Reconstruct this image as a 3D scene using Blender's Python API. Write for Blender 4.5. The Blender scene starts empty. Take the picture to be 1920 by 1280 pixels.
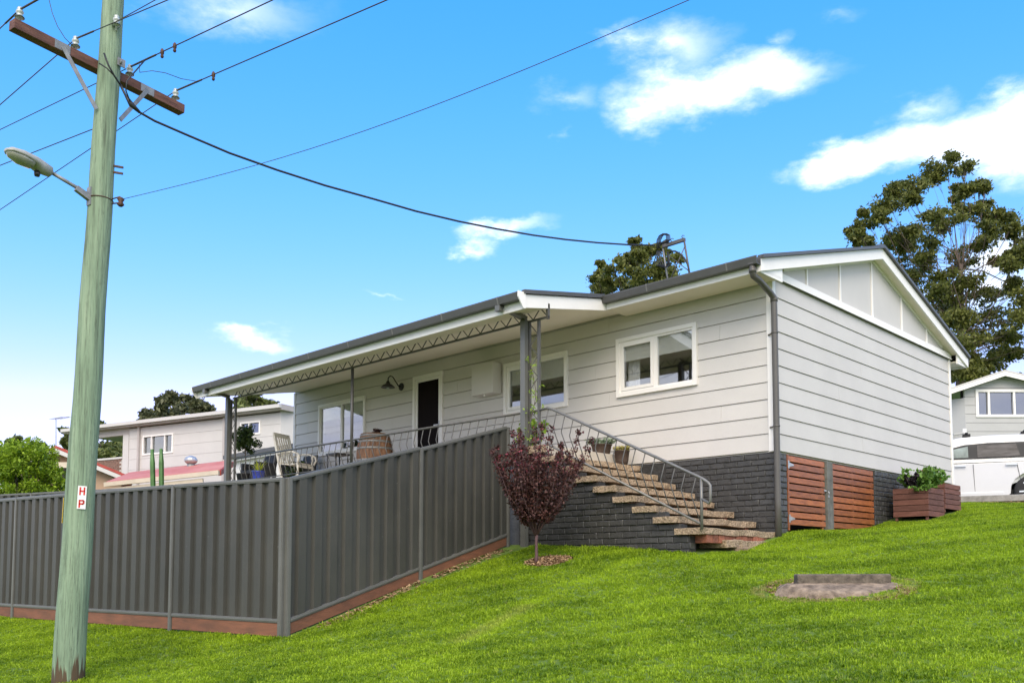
import bpy, bmesh, math, random
import numpy as np
from mathutils import Matrix, Vector
R = math.radians
random.seed(7); rng = np.random.default_rng(7)
sc = bpy.context.scene
COL = sc.collection

# ------------------------------------------------------------------ camera
CAM = np.array([6.605, -12.393, 0.0]); FPX = 1711.86; YAW = 0.771934; PITCH = 0.0694122; YP = 949.19
cd = bpy.data.cameras.new('camera'); cam = bpy.data.objects.new('camera', cd); COL.objects.link(cam)
cam.location = CAM; cam.rotation_euler = (math.pi/2 + PITCH, 0, YAW)
cd.sensor_width = 36; cd.lens = FPX/1920*36; cd.shift_y = (YP-640)/1920; cd.clip_end = 2000; cd.clip_start = 0.1
sc.camera = cam

def ray(px, py):                       # survey helper: a sighting from the photographer's standpoint
    r, u = (px-960)/FPX, -(py-YP)/FPX
    c, s = math.cos(PITCH), math.sin(PITCH)
    up, fw = u*c + s, -u*s + c
    return np.array([-math.sin(YAW)*fw + math.cos(YAW)*r, math.cos(YAW)*fw + math.sin(YAW)*r, up])
def W(px, py, F):                      # the point of that sighting at ground distance F ahead
    d = ray(px, py); fw = -math.sin(YAW)*d[0] + math.cos(YAW)*d[1]
    return CAM + d*F/fw
def on(px, py, ax, v):                 # ... where it meets the plane axis = v
    d = ray(px, py); return CAM + d*(v-CAM[ax])/d[ax]

# ------------------------------------------------------------------ sky, sun, exposure
SUN_AZ, SUN_EL = 140.0, 42.0           # compass degrees from +Y towards +X
wd = bpy.data.worlds.new('World'); sc.world = wd; wd.use_nodes = True
N, L = wd.node_tree.nodes, wd.node_tree.links
N.clear()
out = N.new('ShaderNodeOutputWorld'); bg = N.new('ShaderNodeBackground'); L.new(bg.outputs[0], out.inputs[0])
sky = N.new('ShaderNodeTexSky'); sky.sky_type = 'NISHITA'; sky.sun_disc = False
sky.sun_elevation = R(SUN_EL); sky.sun_rotation = R(SUN_AZ); sky.air_density = 1.0; sky.dust_density = 0.6; sky.ozone_density = 2.2
SKY_STRENGTH = 0.15
tc = N.new('ShaderNodeTexCoord')
def vm(op, a, b=None):
    n = N.new('ShaderNodeVectorMath'); n.operation = op
    for i, v in ((0, a), (1, b)):
        if v is None: continue
        if hasattr(v, 'links') or hasattr(v, 'is_linked'): L.new(v, n.inputs[i])
        else: n.inputs[i].default_value = v
    return n
def mt(op, a, b=None, clamp=False):
    n = N.new('ShaderNodeMath'); n.operation = op; n.use_clamp = clamp
    for i, v in ((0, a), (1, b)):
        if v is None: continue
        if hasattr(v, 'is_linked'): L.new(v, n.inputs[i])
        else: n.inputs[i].default_value = v
    return n.outputs[0]
dirv = vm('NORMALIZE', tc.outputs['Generated']).outputs[0]
sep = N.new('ShaderNodeSeparateXYZ'); L.new(dirv, sep.inputs[0])
az = mt('ARCTAN2', sep.outputs[0], sep.outputs[1]); el = mt('ARCSINE', sep.outputs[2])
ae = N.new('ShaderNodeCombineXYZ'); L.new(az, ae.inputs[0]); L.new(el, ae.inputs[1])
# wind-drawn distortion of the cloud outlines
nz = N.new('ShaderNodeTexNoise'); nz.inputs['Scale'].default_value = 9; nz.inputs['Detail'].default_value = 8; nz.inputs['Roughness'].default_value = 0.62
mp = vm('MULTIPLY', dirv, (1, 1, 2.2)); L.new(mp.outputs[0], nz.inputs['Vector'])
nz2 = N.new('ShaderNodeTexNoise'); nz2.inputs['Scale'].default_value = 4.2; nz2.inputs['Detail'].default_value = 5
L.new(mp.outputs[0], nz2.inputs['Vector'])
dis = vm('SUBTRACT', nz.outputs['Color'], (.5, .5, .5)); dis = vm('MULTIPLY', dis.outputs[0], (.17, .075, 0))
aed = vm('ADD', ae.outputs[0], dis.outputs[0]).outputs[0]
def azel(px, py):
    d = ray(px, py); return math.degrees(math.atan2(d[0], d[1])), math.degrees(math.asin(d[2]/np.linalg.norm(d)))
CLOUDS = [(*azel(x, y), rx*.033, ry*.029, g) for x, y, rx, ry, g in
          [(1330, 165, 260, 70, 1.0), (1420, 155, 150, 55, 1.0), (1230, 195, 130, 55, .75), (1250, 90, 130, 70, .62), (1190, 85, 70, 35, .45), (1040, 185, 100, 36, .45), (1460, 80, 40, 30, .3), (1740, 190, 80, 32, .42),
           (1560, 320, 120, 46, .8), (1650, 285, 140, 62, 1.0), (1750, 262, 150, 70, 1.0), (1850, 255, 140, 80, 1.0), (1930, 220, 110, 75, 1.0), (1990, 260, 160, 110, 1.0), (1900, 480, 150, 70, .75), (1880, 560, 160, 80, .6),
           (940, 428, 110, 26, .62), (890, 450, 60, 24, .55), (465, 636, 80, 30, .75), (430, 646, 60, 22, .4), (420, 10, 230, 60, .5), (720, 560, 50, 8, .3), (500, 800, 170, 60, .6), (1030, 255, 30, 14, .25), (1570, 25, 50, 22, .22)]]
cm = None
for a, e, ra, re, g in CLOUDS:
    d = vm('SUBTRACT', aed, (R(a), R(e), 0)); d = vm('MULTIPLY', d.outputs[0], (1/R(ra), 1/R(re), 0)); ln = vm('LENGTH', d.outputs[0]).outputs['Value']
    m = mt('MULTIPLY', mt('SUBTRACT', 1.0, ln, True), g)
    cm = m if cm is None else mt('MAXIMUM', cm, m)
nf = mt('MULTIPLY', mt('SUBTRACT', nz.outputs['Fac'], .5), 1.3)
# away from the open blue patch the cloud closes up, as the soft shadowless light of the photograph implies
vdot = vm('DOT_PRODUCT', dirv, (-math.sin(YAW)*.94, math.cos(YAW)*.94, .34)).outputs['Value']
mo = N.new('ShaderNodeMapRange'); mo.interpolation_type = 'SMOOTHSTEP'; L.new(vdot, mo.inputs[0]); mo.inputs[1].default_value = .72; mo.inputs[2].default_value = .35
rest = mt('MULTIPLY', mt('ADD', mt('MULTIPLY', mt('SUBTRACT', nz2.outputs['Fac'], .5), 2.2), .42, True), mo.outputs[0])
cm = mt('MAXIMUM', cm, rest)
cl = mt('ADD', cm, mt('MULTIPLY', nf, mt('MULTIPLY', cm, 1.6, True)))
mr = N.new('ShaderNodeMapRange'); mr.interpolation_type = 'SMOOTHSTEP'; L.new(cl, mr.inputs[0]); mr.inputs[1].default_value = .0; mr.inputs[2].default_value = 1.2
# azure of the sky in the photograph
hs = N.new('ShaderNodeHueSaturation'); L.new(sky.outputs[0], hs.inputs['Color']); hs.inputs['Saturation'].default_value = 1.25; hs.inputs['Hue'].default_value = .497; hs.inputs['Value'].default_value = 1.0
mx = N.new('ShaderNodeMix'); mx.data_type = 'RGBA'; L.new(mr.outputs[0], mx.inputs['Factor']); 
# the film response of the picture: deeper azure overhead, paler towards the horizon
sp3 = N.new('ShaderNodeSeparateColor'); L.new(hs.outputs[0], sp3.inputs[0]); cb3 = N.new('ShaderNodeCombineColor'); KX = SKY_STRENGTH*2**1.05
ch = [mt('MULTIPLY', mt('POWER', mt('MULTIPLY', sp3.outputs[i], KX/x0), pw), y0/KX) for i, (x0, y0, pw) in enumerate(((.604, .72, 1.55), (.37, .385, .68), (.82, 1.08, .4)))]
L.new(mt('MINIMUM', ch[0], mt('MULTIPLY', ch[1], .90)), cb3.inputs[0]); L.new(ch[1], cb3.inputs[1]); L.new(mt('MAXIMUM', ch[2], mt('MULTIPLY', ch[1], 1.06)), cb3.inputs[2])
L.new(cb3.outputs[0], mx.inputs[6])
mx.inputs[7].default_value = (7.0, 6.7, 6.2, 1)
L.new(mx.outputs[2], bg.inputs[0]); bg.inputs[1].default_value = SKY_STRENGTH
sl = bpy.data.lights.new('sun', 'SUN'); sl.energy = 1.5; sl.angle = R(42); sl.color = (1, .88, .68)
so = bpy.data.objects.new('sun', sl); COL.objects.link(so); so.location = (0, 0, 30)
a_, e_ = R(SUN_AZ), R(SUN_EL)
so.rotation_euler = Vector((math.sin(a_)*math.cos(e_), math.cos(a_)*math.cos(e_), math.sin(e_))).to_track_quat('Z', 'Y').to_euler()
sc.view_settings.view_transform = 'Standard'; sc.view_settings.look = 'None'; sc.view_settings.gamma = 1; sc.view_settings.exposure = 1.22
sc.view_settings.use_curve_mapping = False
sc.render.resolution_x, sc.render.resolution_y = 1024, 682

# ------------------------------------------------------------------ materials
MATS = {}
def mat(name, col, rough=.6, var=.12, scale=6., bump=0., bscale=None, metal=0., spec=.5, col2=None, stretch=(1, 1, 1), attr=None, orand=0., coat=0, trans=0, detail=5, dist=.02, sss=0):
    m = bpy.data.materials.new(name); m.use_nodes = True; MATS[name] = m
    n, l = m.node_tree.nodes, m.node_tree.links
    b = n['Principled BSDF']; b.inputs['Roughness'].default_value = rough; b.inputs['Metallic'].default_value = metal
    b.inputs['Specular IOR Level'].default_value = spec; b.inputs['Coat Weight'].default_value = coat
    t = n.new('ShaderNodeTexCoord'); g = n.new('ShaderNodeNewGeometry')
    mpn = n.new('ShaderNodeMapping'); mpn.inputs['Scale'].default_value = stretch; l.new(g.outputs['Position'], mpn.inputs[0])
    no = n.new('ShaderNodeTexNoise'); no.inputs['Scale'].default_value = scale; no.inputs['Detail'].default_value = detail; no.inputs['Roughness'].default_value = .6
    l.new(mpn.outputs[0], no.inputs['Vector'])
    cr = n.new('ShaderNodeValToRGB'); c = np.array(col)
    c2 = np.array(col2) if col2 else c*(1+var)
    c1 = c if col2 else c*(1-var)
    cr.color_ramp.elements[0].position = .32; cr.color_ramp.elements[1].position = .68
    cr.color_ramp.elements[0].color = (*c1, 1); cr.color_ramp.elements[1].color = (*np.minimum(c2, 1), 1)
    src = no.outputs['Fac']
    if attr:
        at = n.new('ShaderNodeAttribute'); at.attribute_name = attr
        cr.color_ramp.elements[0].position = .0; cr.color_ramp.elements[1].position = 1.
        src = at.outputs['Fac']
    l.new(src, cr.inputs[0]); l.new(cr.outputs[0], b.inputs['Base Color'])
    m['ramp'] = cr.name
    if orand:                         # boards, slats and bricks differ a little from piece to piece
        oi = n.new('ShaderNodeObjectInfo'); hv = n.new('ShaderNodeHueSaturation'); ma = n.new('ShaderNodeMath'); ma.operation = 'MULTIPLY_ADD'; l.new(oi.outputs['Random'], ma.inputs[0]); ma.inputs[1].default_value = 2*orand; ma.inputs[2].default_value = 1-orand
        l.new(ma.outputs[0], hv.inputs['Value']); l.new(cr.outputs[0], hv.inputs['Color']); l.new(hv.outputs[0], b.inputs['Base Color'])
    if bump:
        bn = n.new('ShaderNodeTexNoise'); bn.inputs['Scale'].default_value = bscale or scale*5; bn.inputs['Detail'].default_value = 6
        l.new(mpn.outputs[0], bn.inputs['Vector'])
        bu = n.new('ShaderNodeBump'); bu.inputs['Strength'].default_value = bump; bu.inputs['Distance'].default_value = dist
        l.new(bn.outputs['Fac'], bu.inputs['Height']); l.new(bu.outputs[0], b.inputs['Normal'])
    if trans:                         # thin leaf: some light passes through
        tr = n.new('ShaderNodeBsdfTranslucent'); l.new(cr.outputs[0], tr.inputs[0]); ms = n.new('ShaderNodeMixShader'); ms.inputs[0].default_value = trans
        l.new(b.outputs[0], ms.inputs[1]); l.new(tr.outputs[0], ms.inputs[2]); l.new(ms.outputs[0], n['Material Output'].inputs[0])
    return m
def glass(name, tint=(.5, .53, .55), refl=.42, rough=.02):
    m = bpy.data.materials.new(name); m.use_nodes = True; n, l = m.node_tree.nodes, m.node_tree.links
    for x in list(n):
        if x.type == 'BSDF_PRINCIPLED': n.remove(x)
    t = n.new('ShaderNodeBsdfTransparent'); t.inputs[0].default_value = (*tint, 1)
    g = n.new('ShaderNodeBsdfGlossy'); g.inputs['Roughness'].default_value = rough; g.inputs[0].default_value = (.9, .93, .96, 1)
    lw = n.new('ShaderNodeLayerWeight'); lw.inputs[0].default_value = .12; ad_ = n.new('ShaderNodeMath'); ad_.operation = 'ADD'; ad_.use_clamp = True; l.new(lw.outputs['Fresnel'], ad_.inputs[0]); ad_.inputs[1].default_value = refl
    x = n.new('ShaderNodeMixShader'); l.new(ad_.outputs[0], x.inputs[0]); l.new(t.outputs[0], x.inputs[1]); l.new(g.outputs[0], x.inputs[2]); l.new(x.outputs[0], n['Material Output'].inputs[0])
    MATS[name] = m; return m
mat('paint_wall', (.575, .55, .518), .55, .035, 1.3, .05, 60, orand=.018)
mat('paint_wall_dimmed', (.545, .522, .496), .6, .035, 1.3, .05, 60, orand=.015)  # same paint as the front wall, darkened to even out the light on the gable
mat('white_paint', (.82, .795, .76), .45, .03, 2, .03, 40)
mat('soffit', (.82, .75, .64), .6, .03, 1.5)
mat('grey_metal', (.072, .071, .067), .42, .10, 3, .04, 30, spec=.5)
mat('grey_pipe', (.088, .082, .075), .42, .10, 3)
mat('roof_metal', (.085, .085, .082), .4, .08, 2)
mat('fence_steel', (.053, .0525, .0455), .45, .15, 1.6, .05, 25, stretch=(1, 1, .25), spec=.4, orand=.05)
mat('fence_rail', (.115, .115, .104), .34, .10, 3)
mat('rail_steel', (.085, .083, .078), .45, .15, 12)
mat('rail_light', (.17, .165, .155), .40, .15, 12, metal=.2)
mat('painted_brick', (.052, .050, .046), .42, .22, 9, .45, 38, dist=.012, orand=.14)
mat('dark_mortar_and_gap', (.034, .032, .030), .75, .4, 14, .8, 40, dist=.012)
mat('red_brick', (.24, .085, .048), .85, .35, 16, .5, 60, orand=.3)
mat('concrete_tread', (.165, .112, .070), .9, .45, 38, 1.0, 45, dist=.03, col2=(.53, .40, .265), orand=.08)
mat('concrete', (.28, .27, .25), .9, .25, 8, .5, 50)
mat('old_concrete', (.105, .076, .052), .95, .4, 9, .9, 40, col2=(.36, .27, .185))
mat('deck', (.52, .47, .39), .7, .1, 4)
mat('merbau', (.19, .055, .018), .42, .4, 5, .15, 60, stretch=(6, 1, 6), col2=(.36, .115, .034), orand=.3)
mat('plinth_timber', (.135, .060, .034), .7, .3, 3, .3, 40, col2=(.23, .092, .048), stretch=(1, 1, 4), orand=.15)
mat('planter_timber', (.105, .038, .026), .75, .3, 4, .3, 40, col2=(.17, .07, .05), stretch=(1, 1, 5), orand=.2)
mat('galv', (.45, .46, .47), .4, .15, 12, metal=.7)
mat('galv_dull', (.24, .245, .25), .55, .2, 12, metal=.4)
mat('black_metal', (.018, .018, .02), .4, .2, 10)
mat('cable_black', (.014, .014, .015), .5, .2, 10)
mat('wire', (.05, .045, .035), .5, .2, 10)
mat('rusty', (.075, .035, .022), .7, .4, 20)
mat('arm_timber', (.075, .028, .018), .75, .4, 5, .12, 40, col2=(.17, .075, .052), stretch=(2, 1, 6))
mat('arm_under', (.035, .03, .025), .85, .3, 7)
mat('porcelain', (.42, .46, .44), .2, .1, 10, coat=.5)
mat('porcelain_dark', (.06, .085, .075), .2, .1, 10, coat=.5)
mat('sign_white', (.78, .78, .76), .4, .04, 20); mat('sign_red', (.62, .03, .02), .45, .05, 20); mat('sign_yellow', (.75, .52, .04), .45, .1, 20)
mat('lamp_grey', (.33, .33, .31), .5, .15, 6); mat('lamp_lens', (.30, .30, .25), .15, .12, 12, coat=.6)
mat('blind', (.62, .62, .58), .8, .06, 9); mat('curtain', (.62, .62, .62), .8, .1, 20, stretch=(9, 9, 1))
mat('interior', (.06, .055, .05), .8, .1, 3); mat('door_dark', (.010, .007, .007), .5, .1, 4, spec=.03)
mat('barrel_wood', (.13, .06, .03), .7, .35, 6, .3, 30, col2=(.30, .16, .085), stretch=(5, 5, 1), orand=.25); mat('barrel_hoop', (.30, .29, .27), .5, .25, 10, metal=.5)
mat('chair_white', (.66, .62, .54), .6, .12, 12); mat('wicker', (.035, .036, .04), .7, .3, 40, .5, 90); mat('blue_pot', (.03, .06, .38), .2, .2, 8, coat=.6)
mat('terracotta_dark', (.07, .045, .032), .8, .3, 12, .3, 40); mat('soil', (.05, .035, .024), .95, .3, 30, .8, 60)
mat('mulch', (.25, .15, .085), .95, .5, 40, 1, 60, col2=(.42, .29, .17))
mat('bark', (.12, .095, .075), .9, .35, 5, .5, 20, stretch=(3, 3, .6)); mat('bark_pale', (.17, .125, .10), .85, .35, 2, .4, 12, stretch=(2, 2, .5), col2=(.10, .075, .06)); mat('purple_stem', (.10, .055, .055), .85, .3, 20)
def leafm(nm, c1, c2, trans=.25, rough=.5): return mat(nm, c1, rough, col2=c2, attr='lv', trans=trans, spec=.35)
leafm('leaf_euc', (.050, .066, .013), (.24, .25, .058), .35); leafm('leaf_dark', (.045, .055, .022), (.16, .165, .075)); leafm('leaf_mid', (.06, .085, .02), (.21, .24, .07))
leafm('leaf_bright', (.075, .16, .008), (.36, .50, .03), .38); leafm('leaf_purple', (.024, .011, .010), (.14, .056, .046), .18); leafm('leaf_pink', (.22, .03, .05), (.38, .09, .11), .25)
leafm('leaf_topiary', (.025, .048, .012), (.11, .17, .045), .25); leafm('leaf_lime', (.30, .40, .03), (.60, .62, .08), .3); leafm('leaf_plant', (.05, .13, .016), (.20, .36, .06), .3)
leafm('leaf_vine', (.16, .30, .02), (.40, .55, .06), .35); leafm('leaf_succ', (.12, .17, .11), (.33, .40, .28), .1); leafm('leaf_sedum', (.30, .30, .08), (.50, .42, .14), .1); leafm('leaf_black', (.010, .008, .010), (.03, .02, .026), .1)
leafm('flower_red', (.55, .03, .01), (.75, .10, .02), .2)
leafm('grass_blade', (.070, .155, .003), (.48, .64, .028), .45, .5)
mat('car_white', (.56, .56, .55), .3, .02, 2, coat=1.0); mat('car_black', (.010, .010, .010), .6, .1, 5); mat('tyre', (.018, .018, .018), .8, .2, 30); mat('chrome', (.6, .61, .62), .3, .05, 5, metal=1)
mat('n_white', (.54, .525, .505), .6, .03, 1.5); mat('n_trim', (.42, .385, .365), .6, .05, 3); mat('n_grey', (.42, .42, .415), .6, .04, 1.5); mat('n_tan', (.42, .285, .195), .8, .07, 2)
mat('red_roof', (.36, .05, .035), .6, .2, 2); mat('pink_roof', (.42, .125, .095), .6, .25, 1.2, col2=(.52, .21, .165), spec=.2); mat('cream', (.55, .47, .37), .6, .08, 4); mat('n_brick', (.20, .115, .085), .85, .3, 12); mat('n_mortar', (.45, .42, .38), .9, .1, 12)
mat('cactus_green', (.06, .15, .035), .5, .3, 5); mat('dark_void', (.02, .018, .016), .9, .1, 2)
glass('glass_window', (.93, .94, .94), .15); mat('glass_car', (.060, .056, .058), .08, .5, 3, spec=.14, stretch=(1, 1, 5)); mat('glass_car_front', (.16, .20, .19), .08, .5, 2.5, spec=.16); glass('glass_far', (.35, .37, .38), .22)

fm = MATS['fence_steel']; n, l = fm.node_tree.nodes, fm.node_tree.links; pb_ = n['Principled BSDF']; old = pb_.inputs['Base Color'].links[0].from_socket
ge = n.new('ShaderNodeNewGeometry'); sn = n.new('ShaderNodeTexNoise'); sn.inputs['Scale'].default_value = 26; sn.inputs['Detail'].default_value = 3; l.new(ge.outputs['Position'], sn.inputs['Vector']); sr = n.new('ShaderNodeMapRange'); l.new(sn.outputs['Fac'], sr.inputs[0]); sr.inputs[1].default_value = .735; sr.inputs[2].default_value = .78; sr.inputs[4].default_value = .5
ds = n.new('ShaderNodeTexNoise'); ds.inputs['Scale'].default_value = 1.1; ds.inputs['Detail'].default_value = 8; ds.inputs['Roughness'].default_value = .7; l.new(ge.outputs['Position'], ds.inputs['Vector']); dr_ = n.new('ShaderNodeMapRange'); l.new(ds.outputs['Fac'], dr_.inputs[0]); dr_.inputs[1].default_value = .45; dr_.inputs[2].default_value = .75; dr_.inputs[4].default_value = .30
for fc, cc_ in ((dr_, (.11, .10, .08, 1)), (sr, (.30, .29, .27, 1))):
    mq = n.new('ShaderNodeMix'); mq.data_type = 'RGBA'; l.new(fc.outputs[0], mq.inputs['Factor']); l.new(old, mq.inputs[6]); mq.inputs[7].default_value = cc_; old = mq.outputs[2]
l.new(old, pb_.inputs['Base Color'])
# ------------------------------------------------------------------ mesh helpers
class MB:
    def __init__(s, M=None): s.v = []; s.f = []; s.M = M; s.sm = set()
    def add(s, vs, fs, smooth=False):
        o = len(s.v); s.v += [tuple(map(float, q)) for q in vs]
        for f in fs:
            if smooth: s.sm.add(len(s.f))
            s.f.append([o+i for i in f])
        return s
    def hexa(s, c):                    # 8 corners: bottom 4 ccw, top 4 ccw
        return s.add(c, [(3, 2, 1, 0), (4, 5, 6, 7), (0, 1, 5, 4), (1, 2, 6, 5), (2, 3, 7, 6), (3, 0, 4, 7)])
    def box(s, x0, x1, y0, y1, z0, z1):
        return s.hexa([(x0, y0, z0), (x1, y0, z0), (x1, y1, z0), (x0, y1, z0), (x0, y0, z1), (x1, y0, z1), (x1, y1, z1), (x0, y1, z1)])
    def beam(s, a, b, w, h, up=(0, 0, 1)):   # rectangular bar from a to b: width w sideways, h along up
        a, b = Vector(a), Vector(b); d = (b-a).normalized(); u = Vector(up)
        r = d.cross(u)
        if r.length < 1e-4: r = d.cross(Vector((1, 0, 0)))
        r.normalize(); u = r.cross(d).normalized(); r *= w/2; u *= h/2
        return s.hexa([a-r-u, a+r-u, b+r-u, b-r-u, a-r+u, a+r+u, b+r+u, b-r+u])
    def tube(s, pts, rad, n=8, cap=True):
        pts = [Vector(p) for p in pts]; k = len(pts); rad = [rad]*k if not hasattr(rad, '__len__') else rad
        vs = []; ref = None
        for i, p in enumerate(pts):
            d = (pts[min(i+1, k-1)]-pts[max(i-1, 0)]).normalized()
            if ref is None: ref = d.orthogonal().normalized()
            ref = (ref - d*ref.dot(d)).normalized(); bn = d.cross(ref)
            for j in range(n):
                t = 2*math.pi*j/n; vs.append(p + (ref*math.cos(t)+bn*math.sin(t))*rad[i])
        fs = [(i*n+j, i*n+(j+1) % n, (i+1)*n+(j+1) % n, (i+1)*n+j) for i in range(k-1) for j in range(n)]
        s.add(vs, fs, True)
        if cap: o = len(s.v)-len(vs); s.f.append([o+j for j in range(n)][::-1]); s.f.append([o+(k-1)*n+j for j in range(n)])
        return s
    def lathe(s, c, prof, n=16, axis='z'):   # prof: (radius, height)
        vs = []
        for r, h in prof:
            for j in range(n):
                t = 2*math.pi*j/n; a, b = r*math.cos(t), r*math.sin(t)
                vs.append({'z': (c[0]+a, c[1]+b, c[2]+h), 'y': (c[0]+a, c[1]+h, c[2]+b), 'x': (c[0]+h, c[1]+a, c[2]+b)}[axis])
        k = len(prof); s.add(vs, [(i*n+j, i*n+(j+1) % n, (i+1)*n+(j+1) % n, (i+1)*n+j) for i in range(k-1) for j in range(n)], True)
        o = len(s.v)-len(vs); s.f.append([o+j for j in range(n)][::-1]); s.f.append([o+(k-1)*n+j for j in range(n)]); return s
    def prism(s, poly, vec):           # poly: 3d points, extruded by vec
        n = len(poly); v = [Vector(p) for p in poly]; e = Vector(vec)
        return s.add(v+[p+e for p in v], [tuple(range(n))[::-1], tuple(range(n, 2*n))]+[(i, (i+1) % n, n+(i+1) % n, n+i) for i in range(n)])
WL = {}
def link(o, loc, parent, inv=True):
    COL.objects.link(o); o.location = loc; WL[o.name] = Vector(loc)
    if parent is not None:
        o.parent = parent; o.matrix_parent_inverse = Matrix.Translation(-WL[parent.name])
    return o
def obj(name, mb, m, parent=None, bevel=0, fix=True):
    V = np.array(mb.v, float)
    if mb.M is not None: V = (np.array(mb.M.to_3x3()) @ V.T).T + np.array(mb.M.translation)
    c = (V.min(0)+V.max(0))/2
    if parent is None: c[2] = V[:, 2].min()
    me = bpy.data.meshes.new(name); me.from_pydata([tuple(q) for q in V-c], [], mb.f)
    if mb.sm:
        fl = np.zeros(len(mb.f), bool); fl[list(mb.sm)] = True; me.polygons.foreach_set('use_smooth', fl)
    if fix:
        b = bmesh.new(); b.from_mesh(me); bmesh.ops.recalc_face_normals(b, faces=b.faces); b.to_mesh(me); b.free()
    me.materials.append(MATS[m]); o = bpy.data.objects.new(name, me)
    link(o, c, parent)
    if bevel:
        bv = o.modifiers.new('edge', 'BEVEL'); bv.width = bevel; bv.segments = 2; bv.limit_method = 'ANGLE'
    return o
def thing(name, loc, label, cat, group=None):
    o = bpy.data.objects.new(name, None); o.empty_display_size = .2; link(o, Vector(loc), None); return tag(o, label, cat, group)
def tag(o, label, cat, group=None, kind=None):
    o['label'] = label; o['category'] = cat
    if group: o['group'] = group
    if kind: o['kind'] = kind
    return o
def struct(o): o['kind'] = 'structure'; return o
def group_part(name, loc, parent): # a part that only gathers sub-parts
    o = bpy.data.objects.new(name, None); o.empty_display_size = .1; return link(o, Vector(loc), parent)

def leaves(name, C, Rr, n, size, m, parent=None, seed=0, up=.35, asp=.45, shell=.5, bend=.25, soft=0):
    """leaf faces spread through ellipsoids C (k,3) with radii Rr (k,3), n per clump"""
    g = np.random.default_rng(seed); C = np.asarray(C, float); Rr = np.asarray(Rr, float); k = len(C)
    nn = np.full(k, n) if np.isscalar(n) else np.asarray(n)
    idx = np.repeat(np.arange(k), nn); T = len(idx)
    d = g.normal(size=(T, 3)); d /= np.linalg.norm(d, axis=1)[:, None]
    r = g.random(T)**shell
    P = C[idx] + (d*r[:, None] if not soft else g.normal(size=(T, 3))*soft)*Rr[idx]
    a = g.normal(size=(T, 3)); a[:, 2] -= .15; a /= np.linalg.norm(a, axis=1)[:, None]
    nr = g.normal(size=(T, 3))+np.array([0, 0, up*2])+d*.7; b = np.cross(nr, a); b /= np.linalg.norm(b, axis=1)[:, None]+1e-9
    nrm = np.cross(a, b); s = size*(.6+.8*g.random(T))[:, None]
    V = np.stack([P-a*s*.5, P-a*s*.05+b*s*asp*.5+nrm*s*bend*.3, P+a*s*.5-nrm*s*bend*.3, P-a*s*.05-b*s*asp*.5+nrm*s*bend*.3], 1).reshape(-1, 3)
    lv = np.clip(.5+.22*g.normal(size=T)+.25*(g.random(k)-.5)[idx], 0, 1)
    return quads(name, V, np.repeat(lv, 4), m, parent)
def quads(name, V, lv, m, parent=None):
    T = len(V)//4; c = (V.min(0)+V.max(0))/2
    if parent is None: c[2] = V[:, 2].min()
    me = bpy.data.meshes.new(name); me.vertices.add(len(V)); me.vertices.foreach_set('co', (V-c).astype(np.float32).ravel())
    me.loops.add(T*4); me.loops.foreach_set('vertex_index', np.arange(T*4, dtype=np.int32)); me.polygons.add(T)
    me.polygons.foreach_set('loop_start', np.arange(0, T*4, 4, dtype=np.int32))
    me.update(calc_edges=True)
    at = me.attributes.new('lv', 'FLOAT', 'POINT'); at.data.foreach_set('value', lv.astype(np.float32))
    me.materials.append(MATS[m]); o = bpy.data.objects.new(name, me); return link(o, c, parent)

# ------------------------------------------------------------------ terrain
CP = [(6.6, -12.4, -1.5), (12, -14, -1.5), (4.9, -6.4, -.70), (1.9, -7.5, -.85), (-3.61, -8.66, -1.185), (-2.95, -6.475, -.79), (-4.99, -6.85, -.79), (-9.17, -7.45, -.75), (-3.26, -4.109, -.135), (-3.43, -1.98, .41),
      (-2.78, -2.05, .375), (-1.4, -2.05, .32), (.0, -2.05, .215), (.2, -1.2, .25), (.22, -.6, .36), (.25, -.2, .46), (.0, .39, .57), (0, 1.74, .61), (0, 3.52, .77), (0, 4.35, .94), (0, 6, 1.17), (0, 7.46, 1.37), (1.9, 4.2, .88), (1.0, 8.6, 1.36), (2.3, -3.3, -.27), (-1.95, -3.13, .09), (.1, 7.7, 1.38), (2.6, 1.9, .68), (2.5, 8.9, 1.36),
      (4.4, 1.5, .55), (5, 6, 1.0), (9, -2, -.1), (9, 6, 1.3), (8, 12, 1.5), (3, 12, 1.46), (-2, 12, 1.46), (-8, 12, 1.3), (-8, -4, .0), (-7, 3.5, .5), (-13, 3, .1), (-16, -3, 0), (-14, -8, -.6), (-22, -12, -.9), (-9, -12, -1.35), (0, -14, -1.6), (4, -22, -1.9), (-20, 10, .2), (-28, 0, -.2),
      (16, 0, .3), (20, 14, 2), (0, 25, 2.2), (-10, 40, 3), (20, 40, 3), (-45, 10, -.4), (-45, -30, -1.5), (0, -45, -2), (40, -30, -1.5), (50, 20, 2), (-40, 45, 1)]
CP = np.array(CP, float)
def U(r): return np.where(r > 1e-9, r*r*np.log(np.maximum(r, 1e-9)), 0)
_n = len(CP); _A = np.zeros((_n+3, _n+3)); _D = np.linalg.norm(CP[:, None, :2]-CP[None, :, :2], axis=2)
_A[:_n, :_n] = U(_D)+np.eye(_n)*.15; _A[:_n, _n:] = np.c_[np.ones(_n), CP[:, :2]]; _A[_n:, :_n] = _A[:_n, _n:].T
_w = np.linalg.solve(_A, np.r_[CP[:, 2], 0, 0, 0])
def gz(x, y):
    x = np.asarray(x, float); y = np.asarray(y, float); q = np.stack([np.clip(x, -48, 50), np.clip(y, -45, 45)], -1)
    d = np.linalg.norm(q[..., None, :]-CP[:, :2], axis=-1)
    return U(d) @ _w[:_n] + _w[_n] + q @ _w[_n+1:]
def gz1(x, y): return float(gz(np.array([x]), np.array([y]))[0])
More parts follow.
